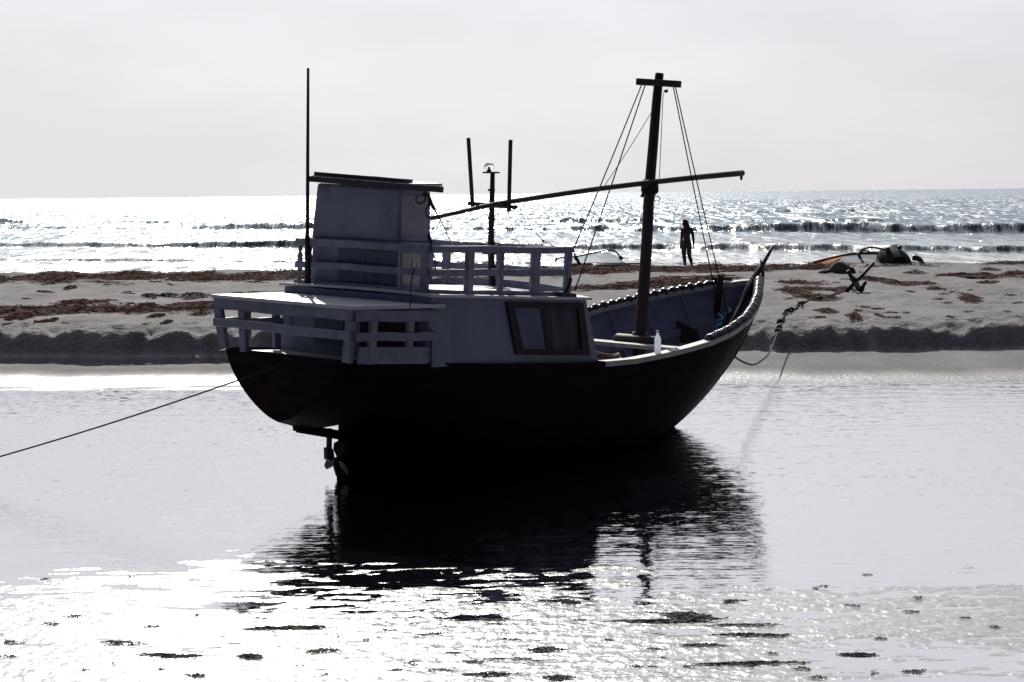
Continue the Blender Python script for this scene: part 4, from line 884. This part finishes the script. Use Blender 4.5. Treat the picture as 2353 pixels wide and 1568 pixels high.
def clump(u, v, wu, hu, lab, group, mkey, n=220, sw=.012, seed=0, ang=0., grd=None, depth=None):
    p = gnd(u, v) if grd else onz(u, v, .012)
    D = p[1]; ln = wu*D/F_*1.15; ht = max(.008, hu*D/F_*(.75 if grd else .45)); wd = depth or max(.1, hu*D*D/(F_*2.9)*.55)
    o = weed_mesh(p[0], p[1], ln, wd, ht, n, seed, ang, sw=sw, rag=1.5 if grd else 1.2).build('seaweed_clump', M[mkey])
    return tag(recenter(o), lab, 'seaweed', group)
GF = 'seaweed clumps on the wet sand in front'
FG = [(665, 1444, 120, 11, 'long dark seaweed clump with thick right end on glittering sand', 'weeddark', 500),
      (398, 1508, 96, 12, 'dark elongated seaweed clump near the lower left corner', 'weeddark', 420),
      (577, 1509, 46, 24, 'upright rounded olive seaweed tuft near the bottom left of centre', 'weedolive', 420),
      (1305, 1383, 42, 15, 'small humped dark seaweed clump below the mast reflection', 'weeddark', 260),
      (1540, 1424, 175, 9, 'thin flat tail of brown seaweed in front of the biggest clump', 'weedolive', 420),
      (1573, 1414, 72, 22, 'largest thick brown seaweed clump on the wet sand right of centre', 'weedolive', 900),
      (1252, 1492, 56, 15, 'slanting olive seaweed clump below the small humped one', 'weedolive', 240),
      (1290, 1558, 58, 14, 'tangled olive seaweed clump at the bottom edge of the photo', 'weedpale', 260),
      (740, 1497, 62, 14, 'pale wispy seaweed tangle right of the upright tuft', 'weedpale', 130),
      (455, 1552, 38, 10, 'small seaweed tangle at the bottom edge left of the upright tuft', 'weedpale', 120),
      (272, 1475, 72, 12, 'loose curled seaweed strands at the left above the dark elongated clump', 'weedpale', 110),
      (1120, 1552, 88, 10, 'long thin seaweed strip at the bottom edge of the photo', 'weedpale', 200),
      (1730, 1459, 110, 5, 'long thin dark seaweed line right of the largest clump', 'weedolive', 180),
      (1720, 1522, 165, 5, 'longest thin dark seaweed line at the lower right', 'weedolive', 210),
      (1705, 1436, 100, 7, 'short ragged seaweed line above the long thin one at right', 'weedolive', 170),
      (1590, 1481, 90, 6, 'sparse seaweed strands below the largest clump', 'weedolive', 130),
      (1960, 1501, 78, 6, 'flat dark seaweed strip at the far lower right', 'weeddark', 160),
      (1690, 1380, 46, 9, 'small dark seaweed scrap above the largest clump', 'weeddark', 110)]
for i, (u, v, w, h, lab, mk, n) in enumerate(FG):
    clump(u, v, w, h*.8, lab, GF, mk, int(n*.6), .010, 100+i, ang=random.uniform(-.12, .12))
small = [(30, 1474, 48), (20, 1509, 52), (745, 1549, 34), (890, 1448, 42), (1000, 1456, 74), (1125, 1424, 66), (1140, 1434, 40), (910, 1541, 50), (1085, 1522, 64), (948, 1526, 46), (195, 1541, 24), (176, 1416, 40), (450, 1416, 24), (355, 1440, 42), (120, 1436, 40), (1050, 1500, 50), (775, 1463, 16), (300, 1325, 24), (105, 1329, 22), (260, 1525, 20), (368, 1540, 20), (600, 1420, 26), (620, 1400, 30), (560, 1408, 30), (1010, 1540, 60), (1960, 1392, 34), (2090, 1404, 40), (2025, 1465, 36), (2210, 1420, 32), (2110, 1373, 30), (1770, 1500, 28), (1870, 1350, 20), (1990, 1318, 24), (1895, 1345, 26), (1840, 1535, 40), (2100, 1540, 60), (2285, 1440, 34), (840, 1470, 24), (1180, 1470, 30), (690, 1530, 20), (1395, 1470, 26), (1460, 1530, 30), (1590, 1530, 40), (1500, 1490, 34), (2010, 1545, 24), (1880, 1555, 34)]
for i, (u, v, w) in enumerate(small):
    clump(u, v, w*.8, 4+w*.04, 'small thin scrap of seaweed on the glittering wet sand in front', GF, random.choice(['weedolive', 'weedpale', 'weedpale', 'weedpale']), 16+int(w*.7), .007, 200+i, ang=random.uniform(-.2, .2))
# bank-top clumps
GB = 'seaweed clumps scattered on the dry beach'
z7 = lambda x, y: ((3150+x/2.24)/1.7408, (900+y/2.24)/1.7408)
z3 = lambda x, y: (x/3.033, (700+y/1.742)/1.7408)
BG = [(z7, 760, 490, 260, 'weedred', 'wide red seaweed patch just right of the wooden anchor'),
      (z7, 1030, 530, 210, 'weedred', 'thin slanting red seaweed strip on the sand below the dark board'),
      (z7, 1240, 526, 90, 'weedred', 'short red seaweed clump right of the slanting strip'),
      (z7, 1335, 577, 100, 'weedred', 'small flat red seaweed clump well right of the anchor'),
      (z7, 1800, 513, 115, 'weedred', 'red seaweed clump below the driftwood stick'),
      (z7, 1640, 655, 150, 'weedred', 'sparse reddish seaweed strip on bare sand at the right'),
      (z7, 340, 772, 120, 'weedred', 'lone red seaweed clump below the knotted rope'),
      (z7, 590, 802, 80, 'weedred', 'small bright red seaweed tuft near the bank edge'),
      (z7, 815, 808, 44, 'weedred', 'tiny red seaweed scrap near the bank edge'),
      (z7, 300, 570, 330, 'weedred', 'broad red seaweed heap left of the wooden anchor'),
      (z7, 110, 525, 260, 'weedred', 'long red seaweed heap right of the boat bow'),
      (z7, 230, 645, 250, 'weedred', 'lowest red seaweed heap above the knotted rope'),
      (z7, 60, 605, 180, 'weedred', 'red seaweed heap touching the boat bow'),
      (z7, 1700, 455, 420, 'weedred', 'wide scattered red seaweed field above the driftwood stick'),
      (z7, 1150, 435, 120, 'weeddark', 'small dark seaweed clump below the dark board'),
      (z7, 1830, 400, 110, 'weedred', 'thin red seaweed wisp near the far right wrack line'),
      (z7, 2040, 435, 160, 'weedred', 'red seaweed clump at the right edge of the photo'),
      (z3, 1820, 835, 260, 'weedred', 'red seaweed strip just left of the cabin'),
      (z3, 1040, 843, 70, 'weeddark', 'dark peaked seaweed lump on open sand at the left'),
      (z3, 1160, 848, 90, 'weeddark', 'flat dark seaweed scrap right of the peaked lump'),
      (z3, 1340, 838, 150, 'weeddark', 'long faint dark seaweed strip between lump and cabin'),
      (z3, 560, 888, 240, 'weedred', 'red seaweed strip above the lower red wrack at left'),
      (z3, 360, 915, 150, 'weedred', 'thin red seaweed line at the far left'),
      (z3, 1025, 910, 90, 'weedred', 'short red seaweed strip below the peaked lump'),
      (z3, 1330, 903, 260, 'weedred', 'red seaweed strip left of the stern canopy'),
      (z3, 1425, 950, 100, 'weeddark', 'dark seaweed lump beside the boat stern'),
      (z3, 325, 1010, 80, 'weedred', 'red seaweed tuft below the lower wrack at left'),
      (z3, 490, 784, 50, 'weeddark', 'dark seaweed ball under the upper wrack line at left'),
      (z3, 130, 992, 140, 'weedred', 'ragged red seaweed clump at the left edge below the wrack'),
      (z3, 1090, 985, 70, 'weedred', 'small red seaweed clump above the bank left of the stern'),
      (z3, 1160, 1026, 50, 'weeddark', 'tiny dark seaweed scrap at the bank edge left of the stern')]
for i, (zf_, x, y_, w, mk, lab) in enumerate(BG):
    u, v = zf_(x, y_); sc = 1/(2.24*1.7408) if zf_ is z7 else 1/3.033
    wu = w*sc; big = min(1, wu/60); pk = 'lump' in lab or 'ball' in lab
    clump(u, v+1.5, wu, (5+5*big) if not pk else 11, lab, GB, mk, int(150+380*big), .028, 300+i, grd=True, depth=(.5+1.5*big))
# small shared scraps
rs = random.Random(5)
for i in range(60):
    u = rs.choice([rs.uniform(0, 500), rs.uniform(1780, 2350), rs.uniform(1780, 2350)]); v = rs.uniform(628, 735)
    if u < 600: v += 14
    clump(u, v, rs.uniform(8, 26), 3.5, 'tiny dark scrap of seaweed lying on the pale beach sand', GB, rs.choice(['weedred', 'weeddark', 'weedred']), 36, .03, 500+i, grd=True, depth=.35)
# the wrack lines: nobody could count them
def wrack(name, lab, path, n, seed, dep, ht, mkey, dens=None):
    r = random.Random(seed); mb = MB()
    us = [p[0] for p in path]
    for k in range(n):
        u = r.uniform(us[0], us[-1]); v = float(np.interp(u, us, [p[1] for p in path])); hv = float(np.interp(u, us, [p[2] for p in path]))
        dd = float(fbm(np.array([u*.012]), np.array([seed*1.]), seed, 3)[0])
        if r.random() > .55+.9*dd: continue
        v += r.gauss(0, .33)*hv; p = gnd(u, v)
        weed_mesh(p[0], p[1], r.uniform(.5, 1.5), r.uniform(.4, dep), ht*(.3+1.1*max(0, dd+.4))*r.uniform(.4, 1.1), 30, seed*1000+k, r.uniform(-.2, .2), mb, .03, 1.9)
    o = mb.build(name, M[mkey]); return tag(o, lab, 'seaweed', kind='stuff')
wrack('seaweed_wrack', 'red-brown seaweed wrack line along the far edge of the beach', [(-40, 645, 12), (150, 641, 13), (400, 640, 12), (700, 637, 12), (1000, 632, 12), (1300, 625, 12), (1560, 620, 9), (1760, 620, 9), (1900, 614, 7)], 900, 3, 1.2, .22, 'weedred')
wrack('seaweed_wrack', 'thin dark seaweed wrack line at the far right edge of the beach', [(1880, 609, 3), (2050, 609, 3), (2200, 606, 3.5), (2400, 605, 4)], 260, 4, .8, .16, 'weeddark')
wrack('seaweed_wrack', 'lower band of red seaweed across the left of the beach', [(-40, 720, 9), (120, 718, 9), (220, 712, 8), (330, 716, 4), (430, 710, 6), (560, 704, 6)], 330, 6, 1.2, .15, 'weedred')
wrack('seaweed_wrack', 'red seaweed band on the sand seen past the mast and bow', [(1330, 665, 7), (1400, 662, 8), (1470, 660, 6), (1560, 648, 7), (1650, 640, 7)], 160, 9, 1.2, .12, 'weedred')
# ------------------------------------------------------------------ light, sky, camera
EL, AZ = math.radians(32), math.radians(-7)
sd = np.array([math.sin(AZ)*math.cos(EL), math.cos(AZ)*math.cos(EL), math.sin(EL)])
sun = bpy.data.lights.new('sun', 'SUN'); sun.energy = 4.2; sun.angle = math.radians(.5); sun.color = (1, .96, .90)
so = bpy.data.objects.new('sun', sun); COL.objects.link(so); so.rotation_euler = Vector(sd).to_track_quat('Z', 'Y').to_euler()
wd = bpy.data.worlds.new('World'); S.world = wd; wd.use_nodes = True
N, L = wd.node_tree.nodes, wd.node_tree.links; bg = N['Background']
sky = N.new('ShaderNodeTexSky'); sky.sky_type = 'NISHITA'; sky.sun_disc = False; sky.sun_elevation = EL; sky.sun_rotation = AZ
sky.air_density = 1; sky.dust_density = .6; sky.ozone_density = 1.5
tc = N.new('ShaderNodeTexCoord')
dt = N.new('ShaderNodeVectorMath'); dt.operation = 'DOT_PRODUCT'; dt.inputs[1].default_value = sd; L.new(tc.outputs['Generated'], dt.inputs[0])
# thin sunlit cloud veil: forward-scattering cloud is bright towards the sun, thin and blue-dim away from it
mr = N.new('ShaderNodeMapRange'); mr.inputs['From Min'].default_value = -1; mr.inputs['From Max'].default_value = 1.; L.new(dt.outputs['Value'], mr.inputs[0])
cr = N.new('ShaderNodeValToRGB'); el = cr.color_ramp.elements
for p, c in ((0, (.009, .0105, .026)), (.5, (.015, .018, .040)), (.70, (.050, .056, .092)), (.85, (.345, .352, .385)), (.92, (.595, .592, .622)), (.965, (.675, .67, .70)), (1., (1, .98, .95))):
    e = el[0] if p == 0 else el[len(el)-1] if p == 1 else el.new(p)
    e.color = (*c, 1)
L.new(mr.outputs[0], cr.inputs[0])
mpn = N.new('ShaderNodeMapping'); mpn.inputs['Scale'].default_value = (1, 1, 3.0); L.new(tc.outputs['Generated'], mpn.inputs[0])
cn = N.new('ShaderNodeTexNoise'); cn.inputs['Scale'].default_value = 4.5; cn.inputs['Detail'].default_value = 7; cn.inputs['Roughness'].default_value = .5; L.new(mpn.outputs[0], cn.inputs['Vector'])
cm = N.new('ShaderNodeMapRange'); cm.inputs['From Min'].default_value = .4; cm.inputs['From Max'].default_value = .66; cm.inputs['To Min'].default_value = .90; cm.inputs['To Max'].default_value = 1.03; L.new(cn.outputs['Fac'], cm.inputs[0])
ml = N.new('ShaderNodeMixRGB'); ml.blend_type = 'MULTIPLY'; ml.inputs[0].default_value = 1; L.new(cr.outputs[0], ml.inputs[1]); L.new(cm.outputs[0], ml.inputs[2])
sc = N.new('ShaderNodeMixRGB'); sc.blend_type = 'MULTIPLY'; sc.inputs[0].default_value = 1; sc.inputs[2].default_value = (11.45, 11.45, 11.45, 1); L.new(ml.outputs[0], sc.inputs[1])
mxs = N.new('ShaderNodeMixRGB'); mxs.inputs[0].default_value = .97; L.new(sky.outputs[0], mxs.inputs[1]); L.new(sc.outputs[0], mxs.inputs[2])
L.new(mxs.outputs[0], bg.inputs['Color']); bg.inputs['Strength'].default_value = .12
cam = bpy.data.cameras.new('camera'); co = bpy.data.objects.new('camera', cam); COL.objects.link(co)
cam.sensor_width = 36; cam.lens = F_/W_*36; cam.clip_end = 100000; cam.clip_start = .1
co.matrix_world = Matrix(((rv[0], uv_[0], -fw[0], CP[0]), (rv[1], uv_[1], -fw[1], CP[1]), (rv[2], uv_[2], -fw[2], CP[2]), (0, 0, 0, 1)))
S.camera = co
S.view_settings.view_transform = 'Standard'; S.view_settings.look = 'None'; S.view_settings.exposure = 0; S.view_settings.gamma = 1
S.cycles.max_bounces = 8; S.cycles.use_denoising = True
